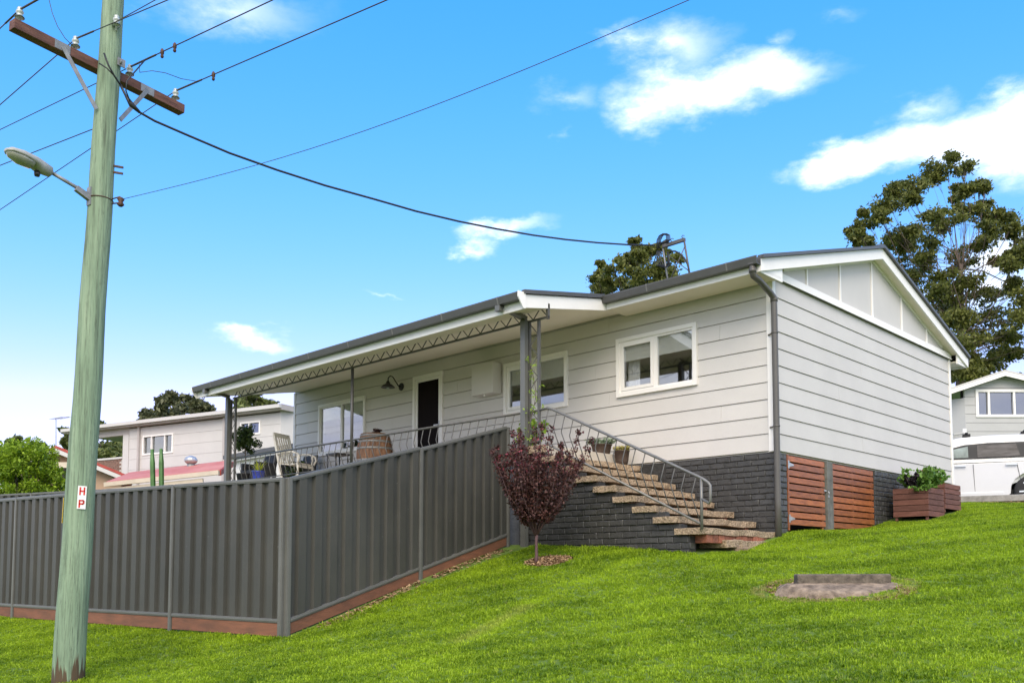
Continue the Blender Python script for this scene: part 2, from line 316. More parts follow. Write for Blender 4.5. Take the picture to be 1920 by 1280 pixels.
def sheet(name, xs, ys, dz, m):
    X, Y = np.meshgrid(xs, ys); Z = gz(X.ravel(), Y.ravel()).reshape(X.shape)+dz
    mb = MB(); nx = len(xs)
    mb.v = [tuple(q) for q in np.stack([X.ravel(), Y.ravel(), Z.ravel()], 1)]
    mb.f = [(j*nx+i, j*nx+i+1, (j+1)*nx+i+1, (j+1)*nx+i) for j in range(len(ys)-1) for i in range(nx-1)]; mb.sm = set(range(len(mb.f)))
    return obj(name, mb, m, fix=False)
mat('lawn_soil', (.075, .13, .010), .95, .3, 3, .6, 60, col2=(.12, .19, .018))
nr = np.concatenate([np.linspace(-14, 10, 97)]); 
xs = np.unique(np.concatenate([np.geomspace(14, 600, 16)*-1, nr, np.geomspace(10, 600, 16)])); ys = np.unique(np.concatenate([np.geomspace(14, 600, 14)*-1, np.linspace(-14, 14, 113), np.geomspace(14, 600, 16)]))
struct(sheet('lawn', xs, ys, 0, 'lawn_soil'))

# ------------------------------------------------------------------ the house
ZB, BH = 1.775, .26                                    # underside of cladding, board pitch
LX, LY = -13.03, 7.52
house = thing('house', (-6.5, 3.7, .5), 'pale grey weatherboard house on a dark painted brick base with gable end', 'house')
OPEN = [(-2.86, -1.375, 3.01, 3.895), (-5.585, -4.10, 3.01, 3.895), (-11.87, -10.14, 2.78, 3.89), (-8.335, -7.49, 1.93, 4.06)]   # window and door openings in the front wall
def clad(parent, axis, a0, a1, z0, n, opens, joints, m, out):
    """horizontal boards on plane axis=0; axis 'x': runs along x facing -y, 'y': runs along y facing +x"""
    for k in range(n):
        zl, zh = z0+k*BH+.0045, z0+(k+1)*BH-.0045
        zh = min(zh, 4.42)
        if zh-zl < .03: continue
        cuts = sorted([a0]+[j for j in joints[k % len(joints)] if a0 < j < a1]+[a1])
        for c0, c1 in zip(cuts[:-1], cuts[1:]):
            rects = [(c0+.0015, c1-.0015, zl, zh)]
            for (o0, o1, p0, p1) in opens:
                new = []
                for (x0, x1, q0, q1) in rects:
                    if o1 <= x0 or o0 >= x1 or p1 <= q0 or p0 >= q1: new.append((x0, x1, q0, q1)); continue
                    if x0 < o0: new.append((x0, o0, q0, q1))
                    if o1 < x1: new.append((o1, x1, q0, q1))
                    xa, xb = max(x0, o0), min(x1, o1)
                    if q0 < p0: new.append((xa, xb, q0, p0))
                    if p1 < q1: new.append((xa, xb, p1, q1))
                rects = new
            for (x0, x1, q0, q1) in rects:
                if x1-x0 < .02 or q1-q0 < .012: continue
                mb = MB(); w = random.uniform(-.0008, .0008)
                f0, f1 = -.004+w, .010+w           # the face leans out a little towards its lower edge
                pts = [(-.022, q0), (f1+.002, q0), (f1+.002, q0+.004), (f0+.003, q1), (-.022, q1)]
                if axis == 'x': mb.prism([(x0, -d, z) for d, z in pts], (x1-x0, 0, 0))
                else: mb.prism([(d, x0, z) for d, z in pts], (0, x1-x0, 0))
                obj('weatherboard', mb, m, parent)
J = [[-9.1, -4.9], [-12.45, -6.6, -3.4], [-9.9, -7.0, -.9], [-11.2, -5.2], [-3.1, -9.6]]
fw_ = obj('front_wall', (lambda mb: [mb.box(x0, x1, .03, .12, z0, z1) for x0, x1, z0, z1 in
      [(LX, -11.87, ZB-.02, 4.42), (-11.87, -10.14, ZB-.02, 2.78), (-11.87, -10.14, 3.89, 4.42), (-10.14, -8.335, ZB-.02, 4.42), (-8.335, -7.49, ZB-.02, 1.93), (-8.335, -7.49, 4.06, 4.42), (-7.49, -5.585, ZB-.02, 4.42),
       (-5.585, -4.1, ZB-.02, 3.01), (-5.585, -4.1, 3.895, 4.42), (-4.1, -2.86, ZB-.02, 4.42), (-2.86, -1.375, ZB-.02, 3.01), (-2.86, -1.375, 3.895, 4.42), (-1.375, -.03, ZB-.02, 4.42)]] and mb)(MB()), 'paint_wall', house)
clad(fw_, 'x', LX, -.085, ZB, 11, OPEN, J, 'paint_wall', -1)
ew_ = obj('end_wall', MB().box(-.12, -.03, .0, LY, ZB-.02, 4.44), 'paint_wall_dimmed', house)
clad(ew_, 'y', .07, LY-.07, ZB, 11, [], [[], [3.1], [], [5.6], [2.2]], 'paint_wall_dimmed', 1)
obj('rear_wall', MB().box(LX, -.13, LY-.1, LY, ZB-.02, 4.42), 'paint_wall', house)
obj('side_wall', MB().box(LX, LX+.1, .125, LY-.105, ZB-.02, 4.42), 'paint_wall', house)
obj('floor', MB().box(LX+.02, -.13, .13, LY-.12, ZB+.02, ZB+.14), 'interior', house); obj('ceiling', MB().box(LX+.11, -.13, .13, LY-.12, 4.30, 4.36), 'white_paint', house)
obj('corner_trim', MB().box(-.085, .022, -.022, .0, ZB-.01, 4.42).box(-.0, .0221, .0005, .07, ZB-.0105, 4.425), 'white_paint', house)
obj('corner_trim', MB().box(-.0, .022, LY-.07, LY+.012, ZB-.01, 4.42), 'white_paint', house)
obj('corner_trim', MB().box(LX-.02, LX+.05, -.02, .0, ZB-.01, 4.40), 'white_paint', house)
# windows
def window(o, sash_left, blind, parent, cur=False, proud=-.045):
    x0, x1, z0, z1 = o; t = .065
    fr = MB()
    fr.box(x0-t, x0, proud, .0, z0-t, z1+t).box(x1, x1+t, proud, .0, z0-t, z1+t).box(x0, x1, proud, .0, z1, z1+t).box(x0, x1, proud-.012, .0, z0-t, z0)
    w = obj('window', fr, 'white_paint', parent)
    xm = (x0+x1)/2; s = MB(); y0, y1 = -.022, .035
    s.box(x0, x1, y0, y1, z1-.035, z1-.0005).box(x0, x1, y0, y1, z0+.0005, z0+.035).box(x0+.0005, x0+.03, y0, y1, z0+.035, z1-.035).box(x1-.03, x1-.0005, y0, y1, z0+.035, z1-.035).box(xm-.035, xm+.035, y0, y1, z0+.035, z1-.035)
    obj('frame', s, 'white_paint', w)
    if sash_left:                                        # opening sash stands proud of the fixed one
        a0, a1, b0, b1 = x0+.032, xm-.037, z0+.037, z1-.037; c = MB(); ya, yb = -.034, .0
        c.box(a0, a1, ya, yb, b1-.055, b1).box(a0, a1, ya, yb, b0, b0+.055).box(a0, a0+.055, ya, yb, b0+.055, b1-.055).box(a1-.055, a1, ya, yb, b0+.055, b1-.055)
        obj('sash', c, 'white_paint', w)
    obj('pane', MB().box(x0+.03, xm-.035, .006, .010, z0+.035, z1-.035), 'glass_window', w); obj('pane', MB().box(xm+.035, x1-.03, .006, .010, z0+.035, z1-.035), 'glass_window', w)
    if blind:
        for (a, b) in ((x0+.04, xm-.03), (xm+.03, x1-.04)):
            mb = MB(); zt, zb = z1-.02, z1-blind*(z1-z0)
            n = 5
            for i in range(n): h = (zt-zb)/n; mb.box(a, b, .045-.003*i, .06+.004*i, zt-(i+1)*h, zt-i*h-.003)
            obj('blind', mb, 'blind', w)
    if cur:
        mb = MB(); n = 14
        P = [(x0+.05+.26*i/n, .16+.02*math.sin(i*2.1), 0) for i in range(n+1)]
        mb.add([(p[0], p[1], z0+.0) for p in P]+[(p[0], p[1], z1) for p in P], [(i, i+1, n+2+i, n+1+i) for i in range(n)], True); obj('curtain', mb, 'curtain', w)
    return w
window(OPEN[0], True, .38, house, True); window(OPEN[1], True, .42, house); window(OPEN[2], False, .30, house)
d0, d1, e0, e1 = OPEN[3]; dr = MB(); t = .055
dr.box(d0-t, d0+.02, -.04, .0, e0, e1+t).box(d1-.02, d1+t, -.04, .0, e0, e1+t).box(d0+.02, d1-.02, -.04, .0, e1-.02, e1+t)
door = obj('door', dr, 'white_paint', house)
obj('door_leaf', MB().box(d0+.021, d0+.085, -.015, .03, e0+.01, e1-.021).box(d1-.085, d1-.021, -.015, .03, e0+.01, e1-.021).box(d0+.085, d1-.085, -.015, .03, e1-.085, e1-.021).box(d0+.085, d1-.085, -.015, .03, e0+.01, e0+.09), 'white_paint', door)
obj('pane', MB().box(d0+.085, d1-.085, .0, .008, e0+.09, e1-.085), 'door_dark', door)
obj('handle', MB().box(d1-.07, d1-.04, -.028, -.0155, 2.93, 3.09).beam((d1-.055, -.05, 3.0), (d1-.19, -.05, 3.0), .02, .02).beam((d1-.055, -.02, 3.0), (d1-.055, -.058, 3.0), .018, .018), 'galv', door)
# eaves: gutters, fascia, soffit, bargeboards, roof
PE = math.tan(R(16.1)); YE, YR, XE = -.66, 3.71, .20     # eave line, ridge line, gable overhang
def rz(y): return 5.77-abs(y-YR)*PE
def corr(mb, x0, x1, y0, z0, y1, z1, th=.02, pitch=.1905):  # ribbed roof sheet between two edges running along x
    n = int((x1-x0)/pitch); top = []
    for i in range(n+1):
        x = x0+(x1-x0)*i/n; top += [(x-.02 if i else x, 0.0), (x+.0 if i < n else x, .018), (x+.03 if i < n else x, .018), (x+.05 if i < n else x, .0)]
    k = len(top)
    mb.add([(x, y0, z0+h) for x, h in top]+[(x, y1, z1+h) for x, h in top]+[(x, y0, z0-th) for x, h in top]+[(x, y1, z1-th) for x, h in top],
           [(i, i+1, k+i+1, k+i) for i in range(k-1)]+[(2*k+i, 2*k+i+1, 3*k+i+1, 3*k+i) for i in range(k-1)]+[(i, i+1, 2*k+i+1, 2*k+i) for i in range(k-1)]+[(0, k, 3*k, 2*k), (k-1, 2*k-1, 4*k-1, 3*k-1)])
roof = obj('roof', (lambda mb: (corr(mb, LX-.2, XE+.02, YE-.03, rz(YE-.03), YR-.01, rz(YR)-.004), corr(mb, LX-.2, XE+.02, YR+.01, rz(YR)-.004, 8.09, rz(8.09)), mb)[-1])(MB()), 'roof_metal', house, fix=False)
obj('ridge_cap', MB().beam((LX-.2, YR-.13, rz(YR)+.0), (XE+.03, YR-.13, rz(YR)+.0), .28, .02, (0, -math.sin(R(16)), math.cos(R(16)))).beam((LX-.2, YR+.13, rz(YR)), (XE+.03, YR+.13, rz(YR)), .28, .02, (0, math.sin(R(16)), math.cos(R(16)))), 'roof_metal', roof)
def barge(y0, y1, name='bargeboard'):
    b = MB(); z0, z1 = rz(y0)-.03, rz(y1)-.03
    b.prism([(XE-.03, y0, z0), (XE-.03, y1, z1), (XE-.03, y1, z1-.185), (XE-.03, y0, z0-.185)], (.03, 0, 0)); obj(name, b, 'white_paint', house)
    c = MB(); c.prism([(XE-.05, y0, z0+.005), (XE-.05, y1, z1+.005), (XE-.05, y1, z1+.055), (XE-.05, y0, z0+.055)], (.10, 0, 0)); obj('barge_capping', c, 'grey_metal', roof)
barge(YE-.02, YR-.001); barge(8.09, YR+.001)
gs = MB()
for ya, yb in ((-.02, YR), (YR, 7.56)): gs.prism([(.0, ya, rz(ya)-.16), (.0, yb, rz(yb)-.16), (.0, yb, rz(yb)-.18), (.0, ya, rz(ya)-.18)], (XE-.031, 0, 0))
obj('gable_soffit', gs, 'soffit', house)
fz0, fz1 = 4.285, 4.47
obj('fascia', MB().box(-2.7, XE-.031, YE-.02, YE, fz0, fz1), 'white_paint', house); obj('fascia', MB().box(LX-.2, -2.74, YE-.02, YE, 4.40, fz1), 'white_paint', house)
obj('soffit', MB().box(-2.7, XE-.032, YE+.001, -.024, 4.325, 4.345), 'soffit', house)
obj('soffit', MB().box(LX, XE-.032, LY+.03, 8.06, 4.325, 4.345), 'soffit', house); obj('fascia', MB().box(LX-.2, XE-.031, 8.061, 8.085, fz0, fz1), 'white_paint', house)
# box end of the eave below the bargeboard
obj('eave_box', MB().prism([(XE-.06, YE+.002, fz0-.0), (XE-.06, .02, fz0-.0), (XE-.06, .02, rz(.02)-.2), (XE-.06, YE+.002, rz(YE)-.2)], (.028, 0, 0)), 'white_paint', house)
obj('eave_box', MB().prism([(XE-.06, 8.058, fz0), (XE-.06, 7.52, fz0), (XE-.06, 7.52, rz(7.52)-.2), (XE-.06, 8.058, rz(8.06)-.2)], (.028, 0, 0)), 'white_paint', house)
def gutter(x0, x1, y, z, parent, sgn=-1, name='gutter'):
    pr = [(0, 0), (0, .115), (.012, .118), (.012, .012), (.10, .012), (.118, .09), (.108, .105), (.112, .118), (.135, .112), (.135, .095), (.112, 0)]
    g = obj(name, MB().prism([(x0, y+sgn*d, z+h) for d, h in pr], (x1-x0, 0, 0)), 'grey_metal', parent, fix=True)
    n = max(1, int((x1-x0)/1.17))
    for i in range(1, n+1):
        x = x0+(x1-x0)*(i-.35)/n
        obj('gutter_clip', MB().prism([(x, y+sgn*d, z+h) for d, h in ((.1, -.002), (.114, -.002), (.138, .095), (.138, .115), (.130, .118))], (.022, 0, 0)), 'rail_light', g)
    return g
gutter(-2.66, XE-.0, YE-.021, fz0+.09, house); gutter(LX-.2, XE-.02, 8.086, fz0+.09, house, 1)
# gable infill: flat sheets with cover battens over a horizontal band
gp = group_part('gable_infill', (0, 3.7, 4.5), house); bz = 4.43
bats = [-.02, 1.13, 2.34, 3.65, 5.0, 6.255, 7.54]
for a, b in zip(bats[:-1], bats[1:]):
    a2, b2 = a+.004, b-.004
    pts = [(a2, bz+.02), (b2, bz+.02), (b2, max(bz+.021, rz(b2)-.175))] + ([(YR, rz(YR)-.175)] if a2 < YR < b2 else []) + [(a2, max(bz+.021, rz(a2)-.175))]
    obj('panel', MB().prism([(-.02, y, z) for y, z in pts], (.022, 0, 0)), 'paint_wall_dimmed', gp)
for y in bats[1:-1]: obj('batten', MB().box(.003, .022, y-.021, y+.021, bz+.081, rz(y)-.235), 'white_paint', gp)
obj('band_board', MB().box(.003, .042, -.02, LY+.02, bz-.045, bz+.08).box(.003, .058, -.02, LY+.02, bz-.045, bz-.02), 'white_paint', gp)
for ya, yb in ((.35, YR-.002), (YR+.002, 7.1)): obj('rake_trim', MB().prism([(.003, ya, rz(ya)-.183), (.003, yb, rz(yb)-.183), (.003, yb, rz(yb)-.235), (.003, ya, rz(ya)-.235)], (.02, 0, 0)), 'white_paint', gp)
# downpipe at the corner
dpx = MB(); dpx.tube([(.10, YE-.08, 4.40), (.10, YE-.08, 4.28), (.10, YE-.06, 4.23), (.098, -.55, 4.20), (.085, -.22, 4.10), (.08, -.10, 4.05), (.078, -.085, 3.98), (.078, -.085, 2.5), (.075, -.085, 1.0), (.075, -.085, .42)], .047, 14)
dp = obj('downpipe', dpx, 'grey_pipe', house)
for z in (3.52, 2.12): obj('pipe_bracket', MB().lathe((.077, -.085, z), [(.052, -.012), (.052, .012)], 14).beam((.05, -.085, z), (-.06, -.03, z), .01, .02), 'grey_pipe', dp)
for z in (4.30, 4.02): obj('pipe_collar', MB().lathe((.10 if z > 4.2 else .078, YE-.08 if z > 4.2 else -.085, z), [(.054, -.03), (.054, .03)], 14), 'grey_pipe', dp)
obj('rainhead', MB().box(.055, .145, YE-.14, YE-.03, 4.385, 4.44), 'grey_pipe', dp)

# ---- painted brick base
BR = []
for i in range(6):
    g = np.random.default_rng(50+i); mb = MB(); nx, nz_ = 5, 4; V = []; GX = (0, .035, .5, .965, 1); GZ = (0, .09, .91, 1)
    for j in range(nz_):
        for k in range(nx):
            ex = abs(k/(nx-1)-.5)*2; ez = abs(j/(nz_-1)-.5)*2
            V.append(((GX[k]-.5)*.226+g.normal()*.0035*(ex > .9), -.052+.006*(ex > .9)+.006*(ez > .9)+g.normal()*.0012, (GZ[j]-.5)*.075+g.normal()*.0028*(ez > .9)))
    V += [(-.114, .05, -.037), (.114, .05, -.037), (.114, .05, .037), (-.114, .05, .037)]
    F = [(j*nx+k, j*nx+k+1, (j+1)*nx+k+1, (j+1)*nx+k) for j in range(nz_-1) for k in range(nx-1)]; o = nx*nz_
    F += [(0, o, o+1, 4, 3, 2, 1), (4, o+1, o+2, 19, 14, 9), (19, o+2, o+3, 15, 16, 17, 18), (15, o+3, o, 0, 5, 10)]
    mb.add(V, F); me = bpy.data.meshes.new('brick'); me.from_pydata(mb.v, [], mb.f); me.materials.append(MATS['painted_brick'])
    b = bmesh.new(); b.from_mesh(me); bmesh.ops.recalc_face_normals(b, faces=b.faces); b.to_mesh(me); b.free(); BR.append(me)
BC = .0865
def bricks(parent, a0, a1, z0, z1, axis, plane, top=None, low=None):
    """bricks on plane (facing -y for axis x, facing +x for axis y); top(a), low(a): limits"""
    row = 0; z = z0
    while z < z1-.03:
        a = a0-(.12 if row % 2 else 0)-random.uniform(0, .02)
        while a < a1:
            l, r = max(a, a0), min(a+.24, a1); zc = z+BC/2
            if r-l > .05:
                m = (l+r)/2; ok = True
                if top: 
                    for _ in range(2):
                        if z+BC*.75 > top(r-.01): r -= .0
                    ok = z+BC*.8 <= max(top(l+.02), top(r-.02)); 
                    if ok and z+BC*.8 > top(r-.02): r = m
                    elif ok and z+BC*.8 > top(l+.02): l = m
                if low and zc+.05 < low(m): ok = False
                if ok and r-l > .05:
                    o = bpy.data.objects.new('brick', random.choice(BR)); m = (l+r)/2; w = random.uniform(-.004, .004)
                    loc = Vector((m, plane+.05+w, zc)) if axis == 'x' else Vector((plane-.05+w, m, zc))
                    link(o, loc, parent); o.rotation_euler = (random.uniform(-.02, .02), random.uniform(-.02, .02), (0 if axis == 'x' else math.pi/2)+random.uniform(-.015, .015))
                    o.scale = ((r-l-.011)/.228, 1, random.uniform(.93, 1.04))
            a += .24
        z += BC; row += 1
bb = obj('brick_base', MB().box(-2.76, -.011, .011, .16, .1, ZB-.03).box(LX, -2.765, .011, .16, -.1, ZB-.03).box(-.15, -.0105, .165, .40, .3, ZB-.03).box(-.15, -.0105, 3.545, LY-.03, .5, ZB-.03).box(LX, -.16, LY-.14, LY-.03, .3, ZB-.03).box(LX, LX+.1, .165, LY-.145, -.2, ZB-.03), 'dark_mortar_and_gap', house)
bricks(bb, -1.95, -.0, ZB-.03-17*BC, ZB-.03, 'x', .0, None, lambda a: .40 - (a+.3)*.46)
bricks(bb, .0, .36, ZB-.03-15*BC, ZB-.03, 'y', .0, None, lambda a: .5)
bricks(bb, 3.56, 6.9, ZB-.03-12*BC, ZB-.03, 'y', .0, None, lambda a: gz1(.1, a))
# under-floor timber doors of horizontal slats
for (y0, y1, nm) in ((.40, 1.63, 'slatted_door'), (1.90, 3.53, 'slatted_panel')):
    gg = group_part(nm, (0, (y0+y1)/2, .8), house); n = 10; h = (1.735-.665)/n
    for i in range(n+ (1 if y0 > 1 else 0)):
        zz = 1.735-(i+1)*h
        s = 0 if i < n else .04
        obj('slat', MB().box(-.022+random.uniform(-.002, .002), -.002+random.uniform(-.002, .002), y0+.012, y1-.012, zz+.021+s, zz+h), 'merbau', gg, bevel=.003)
    for yy in ((y0+.04, y1-.06) if y0 < 1 else (y0+.06, (y0+y1)/2, y1-.05)): obj('rail', MB().box(-.06, -.025, yy-.03, yy+.03, .65, 1.74), 'merbau', gg)
    if y0 < 1:
        obj('edge_batten', MB().box(-.06, .004, y0-.03, y0+.010, .60, 1.75), 'merbau', gg)
        for zz in (1.60, .78):
            obj('hinge', MB().box(.004, .010, y0-.02, y0+.02, zz-.06, zz+.06).prism([(.001, y0+.02, zz-.035), (.001, y0+.02, zz+.035), (.001, y0+.17, zz+.008), (.001, y0+.17, zz-.008)], (.006, 0, 0)), 'galv', gg)
        obj('latch', MB().box(.003, .012, y1-.06, y1+.16, 1.262, 1.285).tube([(.02, y1+.06, 1.27), (.035, y1+.06, 1.24), (.03, y1+.06, 1.20), (.015, y1+.06, 1.22)], .007, 6).box(.01, .03, y1+.04, y1+.08, 1.17, 1.21), 'galv', gg)
mat('weathered_post', (.13, .13, .115), .9, .3, 8, .4, 40)
obj('post', MB().box(-.06, .02, 1.66, 1.87, .45, 1.745), 'weathered_post', house)
obj('subfloor_void', MB().box(-1.2, -1.15, .17, 3.54, .2, 1.74), 'dark_void', house)

# ---- veranda
VX0, VX1, VY = -12.86, -2.62, -2.66
vr = MB(); corr(vr, VX0, VX1, VY-.02, 4.14, YE+.02, 4.50)
ver = obj('veranda_roof', vr, 'roof_metal', house, fix=False)
def vz(y): return 4.14+(y-VY)*.36/(YE-VY)
obj('ceiling', MB().prism([(VX0+.03, VY+.03, 3.925), (VX0+.03, -.022, 4.40), (VX0+.03, -.022, 4.415), (VX0+.03, VY+.03, 3.94)], (VX1-VX0-.06, 0, 0)), 'soffit', ver)
obj('fascia', MB().box(VX0, VX1, VY-.0, VY+.025, 3.895, 4.115), 'white_paint', ver)
for x in (VX1-.025, VX0):
    obj('bargeboard', MB().prism([(x, VY+.026, 3.915), (x, YE-.03, 4.275), (x, YE-.03, 4.46), (x, VY+.026, 4.115)], (.025, 0, 0)), 'white_paint', ver)
obj('bargeboard', MB().prism([(VX0, YE-.031, 4.29), (VX0, -.02, 4.40), (VX0, -.02, 4.5), (VX0, YE-.031, 4.45)], (.025, 0, 0)), 'white_paint', ver)
obj('barge_capping', MB().prism([(VX1-.03, VY-.02, 4.118), (VX1-.03, YE-.1, 4.462), (VX1-.03, YE-.1, 4.525), (VX1-.03, VY-.02, 4.178)], (.065, 0, 0)), 'grey_metal', ver)
gutter(VX0-.0, VX1-.0, VY-.001, 4.02, ver)
obj('gutter_end', MB().prism([(VX1-.0, VY-.14, 4.02+.118), (VX1, VY+.02, 4.02+.118), (VX1, VY+.02, 3.895), (VX1, VY-.03, 3.895), (VX1, VY-.14, 4.05)], (.02, 0, 0)), 'white_paint', ver)
obj('gutter_end', MB().prism([(VX0-.02, VY-.14, 4.02+.118), (VX0-.02, VY+.02, 4.02+.118), (VX0-.02, VY+.02, 3.895), (VX0-.02, VY-.03, 3.895), (VX0-.02, VY-.14, 4.05)], (.018, 0, 0)), 'white_paint', ver)
PY = -2.1
tz0, tz1 = 3.885, 4.055
obj('truss_chord', MB().beam((-12.25, PY, tz0), (-2.62, PY, tz0), .03, .03), 'rail_steel', ver)
zz = MB(); n = 32; pts = []
for i in range(n): x = -12.2+i*(9.55/n); pts += [(x, PY, tz0+.012), (x+9.55/n*.5, PY, tz1)]
pts.append((-2.65, PY, tz0+.012)); zz.tube(pts, .0105, 6); obj('truss_zigzag', zz, 'rail_steel', ver)
obj('truss_end', MB().box(-2.665, -2.62, PY-.02, PY+.02, tz0-.03, 4.09), 'rail_steel', ver)
def lattice_post(xa, xb, zbot):
    p = group_part('lattice_post', ((xa+xb)/2, PY, zbot), house)
    for x in (xa, xb): obj('upright', MB().box(x-.02, x+.02, PY-.02, PY+.02, zbot, tz0-.016), 'rail_steel', p)
    pt = []; k = 0; z = zbot+.03
    while z < tz0-.05: pt.append((xa+.02 if k % 2 else xb-.02, PY, z)); z += .17; k += 1
    obj('lacing', MB().tube(pt, .0085, 5), 'rail_steel', p); return p
lattice_post(-3.03, -2.83, 1.93); lattice_post(-12.33, -12.13, 1.93)
obj('post', MB().tube([(-7.7, PY, 1.93), (-7.7, PY, tz0-.015)], .03, 10), 'rail_steel', house)
for xc, xt in ((-3.08, -3.1), (-12.36, -12.5)):             # square downpipes beside the posts
    m = MB(); m.beam((xc, PY-.07, .25), (xc, PY-.07, 3.90), .10, .075, (0, 1, 0)).beam((xc, PY-.05, 3.93), (xc, VY-.07, 4.03), .10, .06).box(xc-.05, xc+.05, VY-.11, VY-.03, 3.93, 4.06)
    obj('downpipe', m, 'fence_rail', house)
dk = obj('deck', MB().box(LX+.05, -2.74, -2.04, -.03, 1.72, 1.92), 'deck', house); obj('deck_edge', MB().box(LX+.05, -2.74, -2.14, -2.041, 1.80, 1.915), 'concrete_tread', dk)
obj('deck_wall', MB().box(LX+.1, -3.3, -2.03, -1.92, -.4, 1.718), 'painted_brick', house)
def rail(parent, tops, lows, nb, mtl, kx=.07, kf=.46, side=-1):
    """bent-bar balustrade between two rails given as end points"""
    a, b = Vector(tops[0]), Vector(tops[1]); c, d = Vector(lows[0]), Vector(lows[1])
    for i in range(nb):
        t = (i+.5)/nb; p, q = a.lerp(b, t), c.lerp(d, t); q = q+Vector((.06, 0, 0)); m_ = p.lerp(c.lerp(d, t), kf)+Vector((side*kx, 0, 0))
        obj('baluster', MB().tube([p, p.lerp(m_, .96), m_.lerp(q, .04), q], .0078, 6), mtl, parent)
vrail = obj('veranda_railing', MB().tube([(-12.13, PY, 2.50), (-2.83, PY, 2.46)], .019, 8), 'rail_steel', house)
obj('bottom_rail', MB().tube([(-12.13, PY, 1.985), (-2.83, PY, 1.975)], .012, 6), 'rail_steel', vrail)
rail(vrail, ((-12.13, PY, 2.49), (-2.86, PY, 2.45)), ((-12.13, PY, 1.985), (-2.86, PY, 1.975)), 46, 'rail_steel')
# meter box and wall lamp belong to the wall
mbx = obj('meter_box', MB().box(-6.33, -5.73, -.25, -.012, 3.40, 4.0), 'paint_wall', house, bevel=.008); obj('cap', MB().lathe((-6.02, -.19, 3.365), [(.02, 0), (.025, .02), (.02, .04)], 10), 'white_paint', mbx)
lx, lz = -8.80, 4.0
wl = obj('wall_lamp', MB().lathe((lx, -.014, lz-.03), [(.075, -.02), (.085, -.005), (.085, .0)], 18, 'y'), 'black_metal', house)
obj('arm', MB().tube([(lx, -.03, lz-.03), (lx, -.10, lz-.02), (lx, -.17, lz+.06), (lx-.02, -.24, lz+.16), (lx-.03, -.30, lz+.17), (lx-.04, -.345, lz+.12), (lx-.04, -.35, lz+.03)], .013, 8), 'black_metal', wl)
obj('lamp_shade', MB().lathe((lx-.04, -.35, lz-.09), [(.155, 0), (.152, .008), (.11, .05), (.05, .085), (.035, .13), (.02, .15)], 20), 'black_metal', wl); obj('bulb', MB().lathe((lx-.04, -.35, lz-.13), [(.012, 0), (.03, .015), (.035, .04), (.02, .08)], 12), 'porcelain', wl)

# ------------------------------------------------------------------ front stairs
st = thing('staircase', (-1.3, -1.05, .3), 'concrete stair with pebbly slab treads rising beside the house wall', 'staircase')
TZ = [.557, .715, .876, 1.04, 1.209, 1.378, 1.548, 1.722, 1.895]; TX = [.03, -.30, -.66, -1.01, -1.37, -1.715, -2.06, -2.41, -2.76]
def slab(x0, x1, y0, y1, z0, z1, seed, amp=.008):
    g = np.random.default_rng(seed); mb = MB(); nx, ny = 4, 18; V = []; F = []
    for zz in (z0, z1):
        for j in range(ny+1):
            for i in range(nx+1):
                e = 1 if (i in (0, nx) or j in (0, ny)) else .5
                V.append((x0+(x1-x0)*i/nx+g.normal()*amp*e*(i in (0, nx)), y0+(y1-y0)*j/ny+g.normal()*amp*.7*(j in (0, ny)), zz+g.normal()*amp*.45+(.006*math.sin(j*.7+seed))))
    k = (nx+1)*(ny+1); idx = lambda l, i, j: l*k+j*(nx+1)+i
    for j in range(ny):
        for i in range(nx): F += [(idx(1, i, j), idx(1, i+1, j), idx(1, i+1, j+1), idx(1, i, j+1)), (idx(0, i, j), idx(0, i, j+1), idx(0, i+1, j+1), idx(0, i+1, j))]
        F += [(idx(0, 0, j), idx(1, 0, j), idx(1, 0, j+1), idx(0, 0, j+1)), (idx(0, nx, j), idx(0, nx, j+1), idx(1, nx, j+1), idx(1, nx, j))]
    for i in range(nx): F += [(idx(0, i, 0), idx(0, i+1, 0), idx(1, i+1, 0), idx(1, i, 0)), (idx(0, i, ny), idx(1, i, ny), idx(1, i+1, ny), idx(0, i+1, ny))]
    return mb.add(V, F)
for i, (x, z) in enumerate(zip(TX, TZ)):
    obj('tread', slab(x-.40 if i < 8 else x-.3, x+.0, -2.13+random.uniform(-.02, .02), -.06+random.uniform(-.02, .01), z-.088, z, i), 'concrete_tread', st, bevel=.006)
    if 0 < i < 9:
        for yy, w in ((-2.05, .12), (-.32, .10)):
            obj('support_brick', MB().box(x-.20, x-.025-random.uniform(0, .02), yy+random.uniform(0, .03), yy+w, TZ[i-1]+.004, z-.090), 'red_brick', st, bevel=.006)
        obj('gap_shade', MB().box(x-.30, x-.17, -1.99, -.05, TZ[i-1]-.02, z-.092), 'dark_mortar_and_gap', st)  # dark block standing in for the shade of the open gap under the tread
obj('bottom_step', slab(-.34, .10, -1.55, -.12, .30, .405, 31, .012), 'concrete_tread', st, bevel=.008)
for k in range(12): obj('riser_brick', MB().box(-.30, .015+random.uniform(-.008, .008), -1.93+k*.152, -1.93+k*.152+.142, .36, .474), 'red_brick', st, bevel=.005)
obj('foot_stone', slab(-.15, .17, -1.30, -.75, .18, .305, 41, .02), 'old_concrete', st, bevel=.01)
def stop(a):
    for x, z in zip(TX, TZ):
        if a > x-.33: return z-.094
    return 1.80
mw = []
for i, (x, z) in enumerate(zip(TX, TZ)): mw.append((x, z))
sw = MB()
prof = [(-3.3, -.1), (-.16, -.1)]
xs_ = [-.16]+[x-.32 for x in TX[:-1]]+[-3.3]
for i in range(len(TX)):
    prof += [(xs_[i]+0.0, TZ[i]-.104), (xs_[i+1]-0.0 if i < len(TX)-1 else -3.3, TZ[i]-.104)]
pp = []
